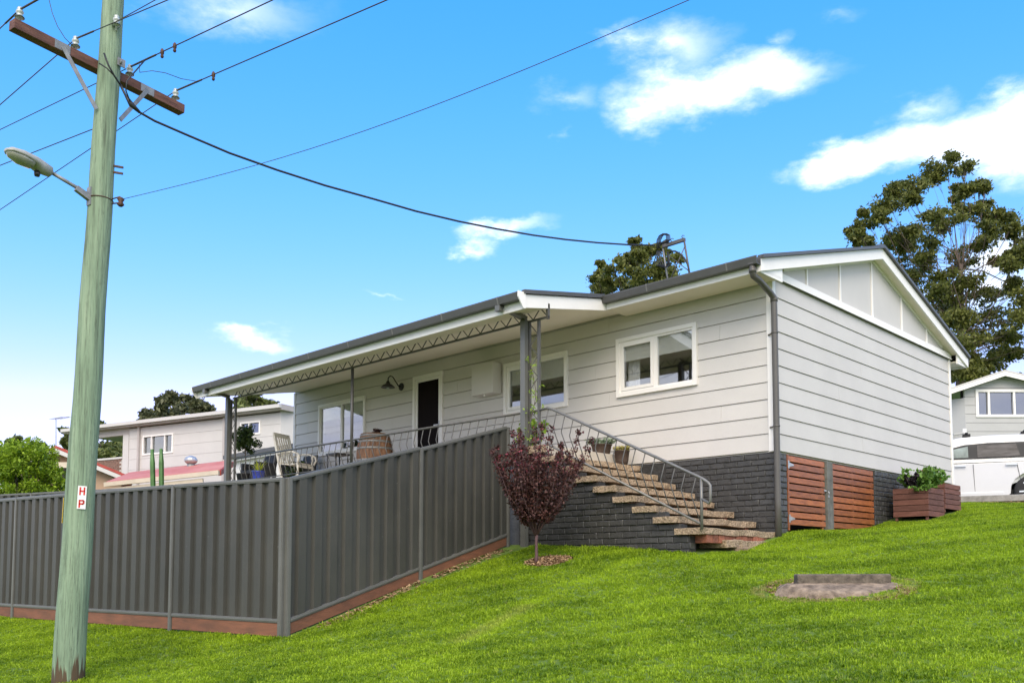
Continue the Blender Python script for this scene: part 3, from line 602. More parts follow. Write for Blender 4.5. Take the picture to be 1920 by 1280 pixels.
for q in prof:
    if not pp or (abs(q[0]-pp[-1][0])+abs(q[1]-pp[-1][1])) > 1e-4: pp.append(q)
sw.prism([(x, -2.058, z) for x, z in pp], (0, .14, 0)); swo = obj('side_wall', sw, 'dark_mortar_and_gap', st)
bricks(swo, -3.28, -.14, .19, 1.80, 'x', -2.07, stop, lambda a: gz1(a, -2.07)-.03)
obj('stair_core', MB().box(-2.7, -.35, -1.9, -.06, .0, .45), 'dark_mortar_and_gap', st)
tr = [(-2.85, PY, 2.46), (-2.66, PY, 2.475), (-2.56, PY, 2.445), (.06, PY, 1.205), (.16, PY, 1.14), (.19, PY, 1.10), (.19, PY, .90), (.17, PY, .87), (.06, PY, .93)]
hr = obj('handrail', MB().tube(tr, .02, 8), 'rail_light', st)
obj('lower_rail', MB().tube([(-2.70, PY, 1.94), (-2.6, PY, 1.89), (.05, PY, .60)], .017, 8), 'rail_light', hr)
obj('newel', MB().tube([(.055, PY, .53), (.055, PY, 1.21)], .02, 8), 'rail_light', hr)
rail(hr, ((-2.72, PY, 2.49), (.06, PY, 1.195)), ((-2.70, PY, 1.93), (.05, PY, .595)), 17, 'rail_steel', .075, .40)

# ------------------------------------------------------------------ steel fences
def fence(nm, posts, label, plinth=True, parent_base=None, rib=.225, ph=.15, side=1):
    """posts: list of (x, y, ztop, zpanelbottom, zground); panels of ribbed steel between them"""
    base = posts[0]; f = thing(nm, (base[0], base[1], base[4]), label, 'fence')
    for i, (x, y, zt, zb, zg) in enumerate(posts):
        w = .065
        dx, dy = (posts[min(i+1, len(posts)-1)][0]-posts[max(i-1, 0)][0]), (posts[min(i+1, len(posts)-1)][1]-posts[max(i-1, 0)][1]); a = math.atan2(dy, dx)
        m = MB(Matrix.Translation((x, y, 0)) @ Matrix.Rotation(a, 4, 'Z')); m.box(-w/2, w/2, -.036, .036, zg-.3, zt-.012).box(-w/2+.012, w/2-.012, -.042, .042, zg-.3, zt-.014)
        obj('post', m, 'fence_rail', f, bevel=.003)
    for (x0, y0, t0, b0, g0), (x1, y1, t1, b1, g1) in zip(posts[:-1], posts[1:]):
        A, B = Vector((x0, y0, 0)), Vector((x1, y1, 0)); L_ = (B-A).length; d = (B-A)/L_; nrm = Vector((d.y, -d.x, 0))*side
        ns = 3; s0 = .034
        for q in range(ns):
            sa, sb = s0+(L_-2*s0)*q/ns, s0+(L_-2*s0)*(q+1)/ns-.001
            n = max(2, round((sb-sa)/rib)); P = []
            for i in range(n):
                u = sa+(sb-sa)*i/n; w = (sb-sa)/n
                P += [(u, -.021), (u+w*.40, -.021), (u+w*.47, .021), (u+w*.93, .021)]
            P.append((sb, -.021)); V = []
            for u, h in P:
                p = A+d*u+nrm*h; t = u/L_; V += [(p.x, p.y, b0+(b1-b0)*t+.02), (p.x, p.y, t0+(t1-t0)*t-.03)]
            mb = MB(); mb.add(V, [(2*i, 2*i+2, 2*i+3, 2*i+1) for i in range(len(P)-1)]); o = obj('panel_sheet', mb, 'fence_steel', f, fix=False)
        for nm2, za, zb2, h in (('top_rail', t0, t1, .052), ('bottom_rail', b0, b1, .05)):
            o1 = -h/2 if nm2 == 'top_rail' else h/2-.01
            pa, pb = A+d*s0, B-d*s0; m = MB(); m.beam((pa.x, pa.y, za+o1), (pb.x, pb.y, zb2+o1), .058, h); q = .032
            for sgn in (1, -1): m.beam((pa.x+nrm.x*q*sgn, pa.y+nrm.y*q*sgn, za+o1), (pb.x+nrm.x*q*sgn, pb.y+nrm.y*q*sgn, zb2+o1), .008, h*.45)
            obj(nm2, m, 'fence_rail', f, bevel=.004)
        if plinth:
            pa, pb = A+d*.036, B-d*.036; q = MB(); nh = .02
            c = [(pa-nrm*nh), (pb-nrm*nh), (pb+nrm*nh), (pa+nrm*nh)]; zb_ = [b0-ph-.02, b1-ph-.02, b1-ph-.02, b0-ph-.02]; zt_ = [b0-.012, b1-.012, b1-.012, b0-.012]
            q.hexa([(c[i].x, c[i].y, zb_[i]) for i in range(4)]+[(c[i].x, c[i].y, zt_[i]) for i in range(4)]); obj('plinth_board', q, 'plinth_timber', f, bevel=.004)
    return f
A_ = [(-2.965, -6.488, 1.112, -.618, -.80), (-5.01, -6.87, 1.131, -.599, -.80), (-7.09, -7.19, 1.145, -.586, -.78), (-9.20, -7.475, 1.158, -.572, -.76), (-11.3, -7.76, 1.17, -.56, -.74), (-13.4, -8.05, 1.18, -.55, -.72), (-15.5, -8.33, 1.19, -.54, -.7)]
fence('steel_fence', A_, 'dark grey ribbed steel fence on timber plinth running level behind the utility pole', side=-1)
B_ = [(-2.93, -6.44, 1.118, -.612, -.80), (-3.265, -4.114, 1.731, .0, -.14), (-3.425, -2.20, 2.26, .53, .38)]
fence('steel_fence', B_, 'dark grey ribbed steel fence climbing the slope to the veranda post', side=1, ph=.13)
bf = [W(-70, 930, 24.0), W(60, 923.5, 23.2), W(190, 917, 22.4), W(320, 911, 21.6), W(440, 907, 20.9)]
fence('steel_fence', [(q[0], q[1], q[2], q[2]-1.72, q[2]-1.9) for q in bf], 'dark grey ribbed steel fence below the leafy green bush, behind the yard', False, side=-1)

# ------------------------------------------------------------------ utility pole
pb = W(127, 1278, 9.8); ptop = W(213, 0, 9.8); pdir = Vector(ptop-pb).normalized(); pb = Vector(pb)
def pole_at(z): return pb+pdir*((z-pb.z)/pdir.z)
pole = thing('utility_pole', pb, 'leaning green treated timber utility pole standing in the lawn', 'utility pole')
m = bpy.data.materials.new('pole_timber'); MATS['pole_timber'] = m; m.use_nodes = True; n, l = m.node_tree.nodes, m.node_tree.links; b = n['Principled BSDF']; b.inputs['Roughness'].default_value = .85
g_ = n.new('ShaderNodeNewGeometry'); mpn = n.new('ShaderNodeMapping'); mpn.inputs['Scale'].default_value = (10, 10, .55); l.new(g_.outputs['Position'], mpn.inputs[0])
n1 = n.new('ShaderNodeTexNoise'); n1.inputs['Scale'].default_value = 1.6; n1.inputs['Detail'].default_value = 9; n1.inputs['Roughness'].default_value = .68; l.new(mpn.outputs[0], n1.inputs['Vector'])
r1 = n.new('ShaderNodeValToRGB'); E_ = r1.color_ramp.elements; E_[0].position = .30; E_[0].color = (.085, .115, .075, 1); E_[1].position = .70; E_[1].color = (.29, .375, .255, 1); e3 = E_.new(.48); e3.color = (.195, .275, .18, 1)
l.new(n1.outputs['Fac'], r1.inputs[0])
# bare brown wood wicking up from the ground
sx = n.new('ShaderNodeSeparateXYZ'); l.new(g_.outputs['Position'], sx.inputs[0]); n2 = n.new('ShaderNodeTexNoise'); n2.inputs['Scale'].default_value = 2.2; l.new(mpn.outputs[0], n2.inputs['Vector'])
def M2(op, a, b_):
    q = n.new('ShaderNodeMath'); q.operation = op
    for i, v in ((0, a), (1, b_)):
        if hasattr(v, 'is_linked'): l.new(v, q.inputs[i])
        else: q.inputs[i].default_value = v
    return q.outputs[0]
hgt = M2('SUBTRACT', M2('ADD', float(pb.z)-.28, M2('MULTIPLY', n2.outputs['Fac'], .9)), sx.outputs[2]); fac = n.new('ShaderNodeMapRange'); l.new(hgt, fac.inputs[0]); fac.inputs[1].default_value = -.02; fac.inputs[2].default_value = .04
mxp = n.new('ShaderNodeMix'); mxp.data_type = 'RGBA'; l.new(fac.outputs[0], mxp.inputs['Factor']); l.new(r1.outputs[0], mxp.inputs[6]); mxp.inputs[7].default_value = (.085, .055, .03, 1); 
mk = n.new('ShaderNodeMapping'); mk.inputs['Scale'].default_value = (16, 16, .32); l.new(g_.outputs['Position'], mk.inputs[0]); nk = n.new('ShaderNodeTexNoise'); nk.inputs['Scale'].default_value = 1.3; nk.inputs['Detail'].default_value = 6; nk.inputs['Roughness'].default_value = .7; l.new(mk.outputs[0], nk.inputs['Vector'])
ck = n.new('ShaderNodeMapRange'); l.new(M2('ABSOLUTE', M2('SUBTRACT', nk.outputs['Fac'], .5), 0), ck.inputs[0]); ck.inputs[1].default_value = .0; ck.inputs[2].default_value = .022; ck.inputs[3].default_value = .62; ck.inputs[4].default_value = 0
mxk = n.new('ShaderNodeMix'); mxk.data_type = 'RGBA'; l.new(ck.outputs[0], mxk.inputs['Factor']); l.new(mxp.outputs[2], mxk.inputs[6]); mxk.inputs[7].default_value = (.05, .06, .04, 1); l.new(mxk.outputs[2], b.inputs['Base Color'])
n3 = n.new('ShaderNodeTexNoise'); n3.inputs['Scale'].default_value = 5; n3.inputs['Detail'].default_value = 8; l.new(mpn.outputs[0], n3.inputs['Vector']); bu = n.new('ShaderNodeBump'); bu.inputs['Strength'].default_value = .55; bu.inputs['Distance'].default_value = .02; l.new(n3.outputs['Fac'], bu.inputs['Height']); l.new(bu.outputs[0], b.inputs['Normal'])
pts = [pole_at(z) for z in np.linspace(pb.z-.3, 8.3, 28)]
wob = [Vector((math.sin(i*.9)*.005, math.cos(i*1.3)*.005, 0)) for i in range(28)]
prad = lambda z: .163-(z-pb.z)*.0068
obj('shaft', MB().tube([p+w for p, w in zip(pts, wob)], [prad(p.z) for p in pts], 24), 'pole_timber', pole)
fwd = Vector((-math.sin(YAW), math.cos(YAW), 0)); rgt = Vector((math.cos(YAW), math.sin(YAW), 0))
adir = (rgt*.574+fwd*.819).normalized(); wdir = (rgt*.819-fwd*.574).normalized()   # crossarm, and the run of the wires
pc = Vector(W(205, 136, 9.9))
aL, aR = Vector(W(22, 46, 9.9-.86)), Vector(W(341, 207, 9.9+.79))
pc = aL.lerp(aR, .52); fo = -wdir*0
arm = obj('crossarm', MB().beam(aL, aR, .115, .105), 'arm_timber', pole, bevel=.005)
ad = (aR-aL).normalized()
def onarm(px, off=.06):                   # station along the arm seen at picture column px
    best = min(np.linspace(0, 1, 400), key=lambda t: abs(960+FPX*((Vector(aL.lerp(aR, t))-Vector(CAM)).dot(rgt))/((Vector(aL.lerp(aR, t))-Vector(CAM)).dot(fwd)*math.cos(PITCH)+(aL.lerp(aR, t).z)*math.sin(PITCH))-px)); return aL.lerp(aR, best)
for px in (112, 271):
    q = onarm(px); front = -(wdir*-1)
    nf_ = Vector((ad.y, -ad.x, 0)).normalized()
    if nf_.dot(fwd) > 0: nf_ = -nf_
    obj('plate', MB().beam(q-ad*.085+nf_*.059, q+ad*.085+nf_*.059, .006, .09), 'galv_dull', pole)
    z2 = 5.02; e = pole_at(z2)
    obj('brace', MB().beam(q+nf_*.066-Vector((0, 0, .0)), e+nf_*.05+ad*(-.14 if px < 200 else .14), .008, .045), 'galv_dull', pole)
obj('bolt', MB().lathe(tuple(pole_at(5.62)+nf_*.138+ad*.06), [(.03, -.02), (.03, .0)], 6, 'y').beam(pole_at(5.62)+nf_*.130+ad*.02, pole_at(5.62)+nf_*.130+ad*.11, .012, .09), 'galv_dull', pole)
def insulator(p, parent=pole):
    o = obj('insulator', MB().lathe(tuple(p), [(.012, -.06), (.012, .0), (.04, .0), (.045, .012), (.03, .03), (.03, .05), (.04, .06), (.036, .08), (.022, .092), (.028, .105), (.02, .118)], 14), 'porcelain', parent)
    obj('collar', MB().lathe((p[0], p[1], p[2]+.003), [(.047, 0), (.05, .006), (.042, .016)], 14), 'porcelain_dark', o); return Vector(p)+Vector((0, 0, .095))
ins = [insulator(onarm(px)+Vector((0, 0, .105))) for px in (36, 141, 243, 329)]
pi_ = pole_at(5.99)+nf_*(prad(6.0)+.03)+ad*(-.03); insulator(pi_)
# cable-end brackets on the right-hand side of the pole
for zz_ in (5.0-.55, 5.0-.62): 
    q = pole_at(zz_)+rgt*(prad(zz_)-.01); obj('bracket', MB().beam(q, q+rgt*.115-Vector((0, 0, .02)), .02, .02), 'rusty', pole)
zz_ = 4.07; q = pole_at(zz_)+rgt*(prad(zz_)-.01)
obj('bracket', MB().tube([q, q+rgt*.10+Vector((0, 0, .03)), q+rgt*.13, q+rgt*.09-Vector((0, 0, .04)), q-Vector((0, 0, .05))], .008, 6).lathe(tuple(q+rgt*.11-Vector((0, 0, .03))), [(.02, -.05), (.04, -.03), (.022, 0), (.04, .03), (.02, .05)], 10), 'rusty', pole)
q_tel = q+rgt*.12
obj('strap', MB().tube([pole_at(4.06)+(rgt*math.cos(t)+fwd*math.sin(t))*(prad(4.06)+.004) for t in np.linspace(0, 6.2832, 25)], .007, 5, False), 'rusty', pole)
# plates with lettering
def plate(name, c, ux, w, h, m):           # thin plate on the pole, ux = its horizontal direction
    up = pdir; nn = ux.cross(up).normalized(); 
    if nn.dot(Vector(CAM)-c) < 0: nn = -nn
    mb = MB(); mb.beam(c-up*h/2, c+up*h/2, w, .004, nn); return obj(name, mb, m, pole), nn
sv = Vector(W(161, 934, 9.8)); cen = pole_at(sv.z); off = (rgt*.52-fwd*.854); c0 = cen+off*(prad(sv.z)+.006); ux = (rgt*.854+fwd*.52)
hp, nn = plate('sign', c0, ux, .085, .245, 'sign_white')
def strokes(name, c, ux, up, nn, w, h, segs, m, parent, th=.012):
    mb = MB()
    for (x0, y0), (x1, y1) in segs:
        a = c+ux*(x0-.5)*w+up*(y0-.5)*h; b_ = c+ux*(x1-.5)*w+up*(y1-.5)*h; e = (b_-a).normalized()*th*.5
        mb.beam(a-e, b_+e, th, .003, nn)
    return obj(name, mb, m, parent)
Hs = [((0, 0), (0, 1)), ((1, 0), (1, 1)), ((0, .5), (1, .5))]; Ps = [((0, 0), (0, 1)), ((0, 1), (.8, 1)), ((.8, 1), (1, .86)), ((1, .86), (1, .62)), ((1, .62), (.8, .48)), ((.8, .48), (0, .48))]
strokes('letter_h', c0+pdir*.068+nn*.0035, ux, pdir, nn, .040, .068, Hs, 'sign_red', hp, .0155); strokes('letter_p', c0-pdir*.066+nn*.0035, ux, pdir, nn, .040, .068, Ps, 'sign_red', hp, .0155)
sv = Vector(W(127, 957, 9.8)); cen = pole_at(sv.z); off = (-rgt*.955-fwd*.30); c1 = cen+off*(prad(sv.z)+.006); ux2 = (rgt*.30-fwd*.955)
yt, n2_ = plate('number_tag', c1, ux2, .055, .27, 'sign_yellow')
SEG = {'1': [((.5, 0), (.5, 1))], '7': [((0, 1), (1, 1)), ((1, 1), (.3, 0))], '4': [((.8, 0), (.8, 1)), ((.8, 1), (0, .35)), ((0, .35), (1, .35))], '2': [((0, 1), (1, 1)), ((1, 1), (1, .55)), ((1, .55), (0, 0)), ((0, 0), (1, 0))], '0': [((0, 0), (0, 1)), ((0, 1), (1, 1)), ((1, 1), (1, 0)), ((1, 0), (0, 0))]}
for i, ch in enumerate('17472'): strokes('digit', c1+pdir*(.1-.05*i)+n2_*.0032, ux2, pdir, n2_, .02, .03, SEG[ch], 'black_metal', yt, .004)

# ------------------------------------------------------------------ wires
def colF(p0, d, px):                       # distance along p0 + s*d at which the wire is seen in column px
    k = (px-960)/FPX; v = p0-Vector(CAM); c, s = math.cos(PITCH), math.sin(PITCH)
    return (k*(v.dot(fwd)*c+v.z*s)-v.dot(rgt))/(d.dot(rgt)-k*d.dot(fwd)*c)
def wire(p0, thru, dirn, length, label, r=.006, nm='power_line', sag=.0, m='wire', extra=None, back=None):
    """wire from p0 in plan direction dirn, rising or falling so that it passes the sighting thru"""
    s1 = colF(p0, dirn, thru[0]); q = p0+dirn*s1; Fq = (q-Vector(CAM)).dot(fwd); z1 = W(thru[0], thru[1], Fq)[2]; k = (z1-p0.z)/s1
    fn = lambda s: p0+dirn*s+Vector((0, 0, k*s+sag*s*(s-s1)))
    mb = MB(); mb.tube([fn(s) for s in np.linspace(0, length, 24)], r, 6)
    if extra:
        for (a, b, rr) in extra: mb.tube([fn(s) for s in np.linspace(a, b, 6)], rr, 7)
    if back: mb.tube(back, r, 6)
    return tag(obj(nm, mb, m), label, 'wire', 'overhead wires on the pole'), fn
wire(ins[0], (70, 0), wdir, 14, 'dark wire leaving the insulator at the outer crossarm end', .006, extra=[(.0, .45, .011)])
wire(ins[0], (0, 54), -wdir, 34, 'dark wire running from the outer crossarm end away along the road', .006, extra=[(0, .3, .010)])
pin = pi_+Vector((0, 0, .05))
wire(ins[1], (192, 52), wdir, 16, 'dark wire from the inner crossarm insulator past the pole insulator', .006, extra=[(0, .35, .010)])
wire(ins[1], (0, 198), -wdir, 34, 'dark wire running back from the inner crossarm insulator beside the strap', .006)
wire(pin, (290, 1), wdir, 16, 'thin dark wire tied to the white insulator on the pole', .0055)
w3, f3 = wire(ins[2], (510, 1), wdir, 17, 'dark wire with hanging clamps leaving the crossarm right beside the pole', .007, extra=[(0, .5, .011)])
wire(ins[2], (0, 243), -wdir, 34, 'dark wire running back from the crossarm insulator right behind the pole', .006)
w4, f4 = wire(ins[3], (724, 1), wdir, 18, 'dark wire with one clamp leaving the inner crossarm end', .007, extra=[(0, .5, .011)])
wire(ins[3], (0, 395), -wdir, 34, 'dark wire running back low behind the pole from the inner crossarm end', .006)
wire(pole_at(4.93)-wdir*.1, (0, 310), -wdir, 34, 'dark wire running back from the pole just above the lamp', .006)
for fn, ss in ((f3, ((.62, 'inner rusty clamp of two on the wire close beside the pole'), (.85, 'outer rusty clamp of two on the wire close beside the pole'))), (f4, ((.72, 'single rusty clamp on the wire from the crossarm end'),))):
    for s_, lab in ss:
        p = fn(s_); tag(obj('wire_clamp', MB().lathe((p.x, p.y, p.z-.02), [(.012, -.05), (.02, -.035), (.012, -.01), (.022, .0), (.022, .03), (.01, .055)], 8), 'rusty'), lab, 'clamp', 'clamps on the wires')
# loose jumper loops
tag(obj('jumper_wire', MB().tube([W(92, 0, 9.3), W(98, 25, 9.3), W(108, 50, 9.32), W(122, 72, 9.35), W(140, 90, 9.4)], .004, 5), 'wire'), 'thin loose wire dropping in a curve to the inner insulator', 'wire')
tag(obj('jumper_wire', MB().tube([f3(.18), W(262, 136, 9.7), W(285, 133, 9.7), W(310, 137, 9.8), W(340, 148, 9.9), f4(.42)], .004, 5), 'wire'), 'thin slack wire linking the two wires beside the pole', 'wire')
tg = Vector(W(1288, 2, 6.6)); t0_ = q_tel
tw = MB(); tw.tube([t0_.lerp(tg, s)+Vector((0, 0, -.16*math.sin(math.pi*s))) for s in np.linspace(0, 1, 20)]+[tg+(tg-t0_)*s+Vector((0, 0, .5*s)) for s in np.linspace(.1, 1.2, 6)], .0035, 5); tag(obj('telephone_line', tw, 'wire'), 'single thin line crossing the open sky from the pole side bracket', 'wire')
# service cable to the house: one vertical plane from the pole to the roof bracket
sa, sb = Vector(W(226, 160, 9.72)), on(1238, 459, 1, -.3); sb = Vector(sb); dd = (sb-sa); dd.z = 0; Ls = dd.length; dd.normalize(); sp = []
for px, py in ((226, 160), (236, 180), (246, 196), (262, 211), (290, 227), (350, 253), (430, 287), (520, 319), (610, 348), (700, 373), (780, 396), (860, 415), (930, 429), (1000, 441), (1060, 449), (1120, 455), (1180, 459), (1228, 460)):
    s_ = colF(sa, dd, px); q = sa+dd*s_; Fq = (q-Vector(CAM)).dot(fwd); sp.append(Vector(W(px, py, Fq)))
scb = MB(); scb.tube(sp, .013, 8); scb.tube(sp[1:4], [.014, .03, .016], 8)
up_ = [Vector(W(195, 100, 9.55)), Vector(W(203, 122, 9.57)), Vector(W(214, 142, 9.6)), sp[0]]; scb.tube(up_, .010, 6); scb.tube([Vector(W(186, 119, 9.58)), Vector(W(200, 128, 9.57)), Vector(W(214, 142, 9.6))], .008, 6); scb.tube([f3(.3), Vector(W(238, 152, 9.65)), Vector(W(236, 170, 9.66)), sp[2]], .008, 6)
tag(obj('service_cable', scb, 'cable_black'), 'thick black cable sagging from the pole to the roof bracket', 'cable')
# roof bracket
rb = thing('roof_bracket', (-1.45, -.3, 4.62), 'dark steel bracket on the roof edge holding the cable loops', 'bracket')
y_ = -.3; P_ = lambda px, py: Vector(on(px, py, 1, y_)); zr = rz(y_)-.02
b1, b2, t1_, t2_ = P_(1253, 523), P_(1294, 513), P_(1243, 462), P_(1284, 449); b1.z = b2.z = zr
obj('crossbar', MB().beam(t1_, t2_, .05, .05), 'grey_pipe', rb); obj('leg', MB().tube([b1, P_(1243, 465)], .014, 7), 'galv_dull', rb); obj('leg', MB().tube([b2, P_(1283, 452)], .016, 7), 'grey_pipe', rb)
obj('stay', MB().tube([b1, P_(1284, 462)], .008, 6), 'grey_pipe', rb); obj('stay', MB().tube([P_(1255, 480), P_(1292, 508)], .008, 6), 'grey_pipe', rb)
obj('hook', MB().tube([P_(1260, 453), P_(1257, 450), P_(1260, 447), P_(1263, 448)], .007, 6).tube([P_(1281, 447), P_(1278, 444), P_(1280, 441), P_(1283, 442)], .007, 6), 'grey_pipe', rb)
lp = MB()
for k in range(4):
    cx, rx_ = 1236+k*2.2, 8+k*.8; y2 = y_-.02*k; Q = lambda px, py: Vector(on(px, py, 1, y2))
    lp.tube([Q(cx-3, 470), Q(cx-6+k, 480), Q(cx-9+k*2, 488), Q(cx-5+k*2, 496), Q(cx+6, 501), Q(cx+14, 499), Q(1253+k*.4, 485), Q(1251+k*.4, 472)], .009, 6)
    lp.tube([Q(cx-5, 466), Q(cx-4, 450), Q(cx, 442), Q(cx+7, 438), Q(cx+13, 441), Q(cx+14, 449), Q(cx+9, 456)], .008, 6)
lp.tube([P_(1255, 474), P_(1259, 471), P_(1266, 471), P_(1275, 476), P_(1283, 484), P_(1289, 495), P_(1292, 506)], .014, 7); lp.tube([P_(1238, 458), P_(1250, 452)], [.02, .035], 8)
obj('cable_loops', lp, 'cable_black', rb)

# ------------------------------------------------------------------ street light on the pole
q0 = pole_at(4.08)-adir*prad(4.1); e0_ = Vector(W(92, 321, 9.8-.40)); e1_ = Vector(W(14, 283, 9.8-.78))
sl_ = thing('street_light', q0, 'grey street light with oval head on an arm from the green pole', 'street light')
obj('arm', MB().tube([q0-adir*.02, e0_], .020, 8), 'galv_dull', sl_); obj('bracket', MB().beam(q0+Vector((0, 0, -.12)), q0+Vector((0, 0, .08)), .07, .02, (adir.x, adir.y, 0)).beam(q0-Vector((0, 0, .04)), q0-adir*.15+Vector((0, 0, .02)), .05, .06), 'galv_dull', sl_)
hd = (e1_-e0_); hl = hd.length; hx = hd.normalized(); hy = hx.cross(Vector((0, 0, 1))).normalized(); hz = hy.cross(hx)
def head(secs, n=16):
    mb = MB(); V = []
    for u, w, zt, zb in secs:
        c = e0_-hx*.03+hx*(hl+.05)*u
        for j in range(n):
            t = 2*math.pi*j/n; V.append(c+hy*math.cos(t)*w+hz*((zt if math.sin(t) > 0 else zb)*abs(math.sin(t))**.8*(1 if math.sin(t) > 0 else -1)))
    k = len(secs); mb.add(V, [(i*n+j, i*n+(j+1) % n, (i+1)*n+(j+1) % n, (i+1)*n+j) for i in range(k-1) for j in range(n)], True); mb.f += [list(range(n))[::-1], [(k-1)*n+j for j in range(n)]]; return mb
obj('head', head([(0, .03, .03, .03), (.05, .065, .05, .06), (.28, .085, .07, .07), (.42, .10, .075, .03), (.7, .11, .07, .012), (.92, .085, .05, .010), (1, .03, .02, .006)]), 'lamp_grey', sl_)
obj('lens', head([(.40, .05, .0, .035), (.46, .09, .0, .07), (.7, .098, .0, .075), (.9, .07, .0, .05), (.97, .02, .0, .02)]), 'lamp_lens', sl_); obj('photocell', MB().lathe(tuple(e0_+hx*.12-hz*.095), [(.025, -.02), (.03, .0), (.03, .03)], 10), 'black_metal', sl_)
# ------------------------------------------------------------------ lawn furniture: shrub, mulch, drain pit
sb_ = W(1005, 1057, 12.6); sx0, sy0, sz0 = sb_; sz0 = gz1(sx0, sy0)
sh = thing('purple_shrub', (sx0, sy0, sz0), 'dark purple leaved shrub on a slim trunk in a mulch patch', 'shrub')
gk = np.random.default_rng(3); C_, R_ = [], []; stems = MB(); stems.tube([(sx0, sy0, sz0-.05), (sx0+.01, sy0, sz0+.12), (sx0-.005, sy0+.01, sz0+.28), (sx0+.01, sy0, sz0+.40)], [.028, .022, .02, .022], 8)
for i in range(46):
    a = gk.uniform(0, 6.283); rr = math.sqrt(gk.random())*gk.uniform(.85, 1.12); h = gk.uniform(.5, 1.0)
    tip = np.array([sx0, sy0, sz0])+np.array([math.cos(a)*rr*(.38+.40*h), math.sin(a)*rr*(.38+.40*h), .5+1.15*h+(.42 if gk.random() < .35 else 0)*gk.random()])
    b0_ = np.array([sx0, sy0, sz0+.36]); mid = b0_*.5+tip*.5+np.array([math.cos(a), math.sin(a), 0])*rr*.10
    stems.tube([b0_, b0_*.7+mid*.3+np.array([0, 0, .05]), mid, tip], [.010, .008, .006, .003], 5)
    for t in np.linspace(.26, 1, 9):
        p = (1-t)**2*b0_+2*t*(1-t)*mid+t*t*tip; C_.append(p); R_.append(np.array([.085, .085, .085])*(1.15 if .3 < t < .85 else .75))
obj('trunk', stems, 'purple_stem', sh)
leaves('foliage', C_, R_, 38, .038, 'leaf_purple', sh, 5, .3, .6)
tips = [c for c in C_ if c[2] > sz0+1.25]; leaves('new_growth', tips, [np.array([.06, .06, .07])]*len(tips), 5, .036, 'leaf_pink', sh, 6, .3, .6)['kind'] = 'stuff'
def chips(name, cx, cy, ax, ay, n, size, m, label, seed, dz=.01, hole=0.):
    g = np.random.default_rng(seed); r = np.sqrt(g.random(n)); t = g.random(n)*6.283; x = cx+ax*r*np.cos(t); y = cy+ay*r*np.sin(t); r = np.where(hole > 0, hole+(1-hole)*r, r); x = cx+ax*r*np.cos(t); y = cy+ay*r*np.sin(t); z = gz(x, y)+dz+.025*(1-r)
    a = g.normal(size=(n, 3)); a[:, 2] *= .3; a /= np.linalg.norm(a, axis=1)[:, None]; b = np.cross(a, np.array([0, 0, 1])+g.normal(size=(n, 3))*.4); b /= np.linalg.norm(b, axis=1)[:, None]; s = size*(.5+g.random(n))[:, None]
    P = np.stack([x, y, z], 1); V = np.stack([P-a*s-b*s*.35, P+a*s-b*s*.3, P+a*s*.9+b*s*.35, P-a*s*.9+b*s*.3], 1).reshape(-1, 3)
    o = quads(name, V, np.repeat(g.random(n), 4), m); tag(o, label, name.replace('_', ' '), kind='stuff'); return o
leafm('mulch_chip', (.12, .065, .03), (.50, .34, .19), 0, .9)
chips('mulch', sx0+.10, sy0+.14, .36, .30, 1500, .022, 'mulch_chip', 'pale brown bark mulch round the foot of the purple shrub', 12)
for (qa, qb, nm_, sd) in (((-2.85, -6.1), (-3.2, -4.2), 0, 1), ((-3.17, -4.0), (-3.32, -2.5), 1, 2)):
    n_ = 700; g = np.random.default_rng(sd); t = g.random(n_); 
    xx = qa[0]+(qb[0]-qa[0])*t+.12*np.abs(g.normal(size=n_))+.0; yy = qa[1]+(qb[1]-qa[1])*t
    P = np.stack([xx, yy, gz(xx, yy)+.015], 1); a = g.normal(size=(n_, 3)); a[:, 2] *= .3; a /= np.linalg.norm(a, axis=1)[:, None]; b = np.cross(a, np.array([0, 0, 1])+g.normal(size=(n_, 3))*.4); s = .022*(.4+g.random(n_))[:, None]
    V = np.stack([P-a*s-b*s*.35, P+a*s-b*s*.3, P+a*s*.9+b*s*.35, P-a*s*.9+b*s*.3], 1).reshape(-1, 3)
    tag(quads('soil_litter', V, np.repeat(g.random(n_), 4), 'mulch_chip'), ['dry soil and litter along the lower fence panel foot', 'dry soil and litter along the upper fence panel foot'][nm_], 'soil', kind='stuff')
pit = thing('drain_pit', (2.35, -3.35, gz1(2.35, -3.35)), 'weathered concrete drain pit with a raised lintel in the lawn', 'drain pit')
pL, pR = Vector(W(1484, 1088, 9.9)), Vector(W(1666, 1089, 9.9)); px_ = (pR-pL).normalized(); pf = Vector((-px_.y, px_.x, 0)); 
if pf.dot(fwd) > 0: pf = -pf                      # towards the lawn's low side
zt_ = W(1570, 1074, 9.9)[2]; lk = (pR-pL).length
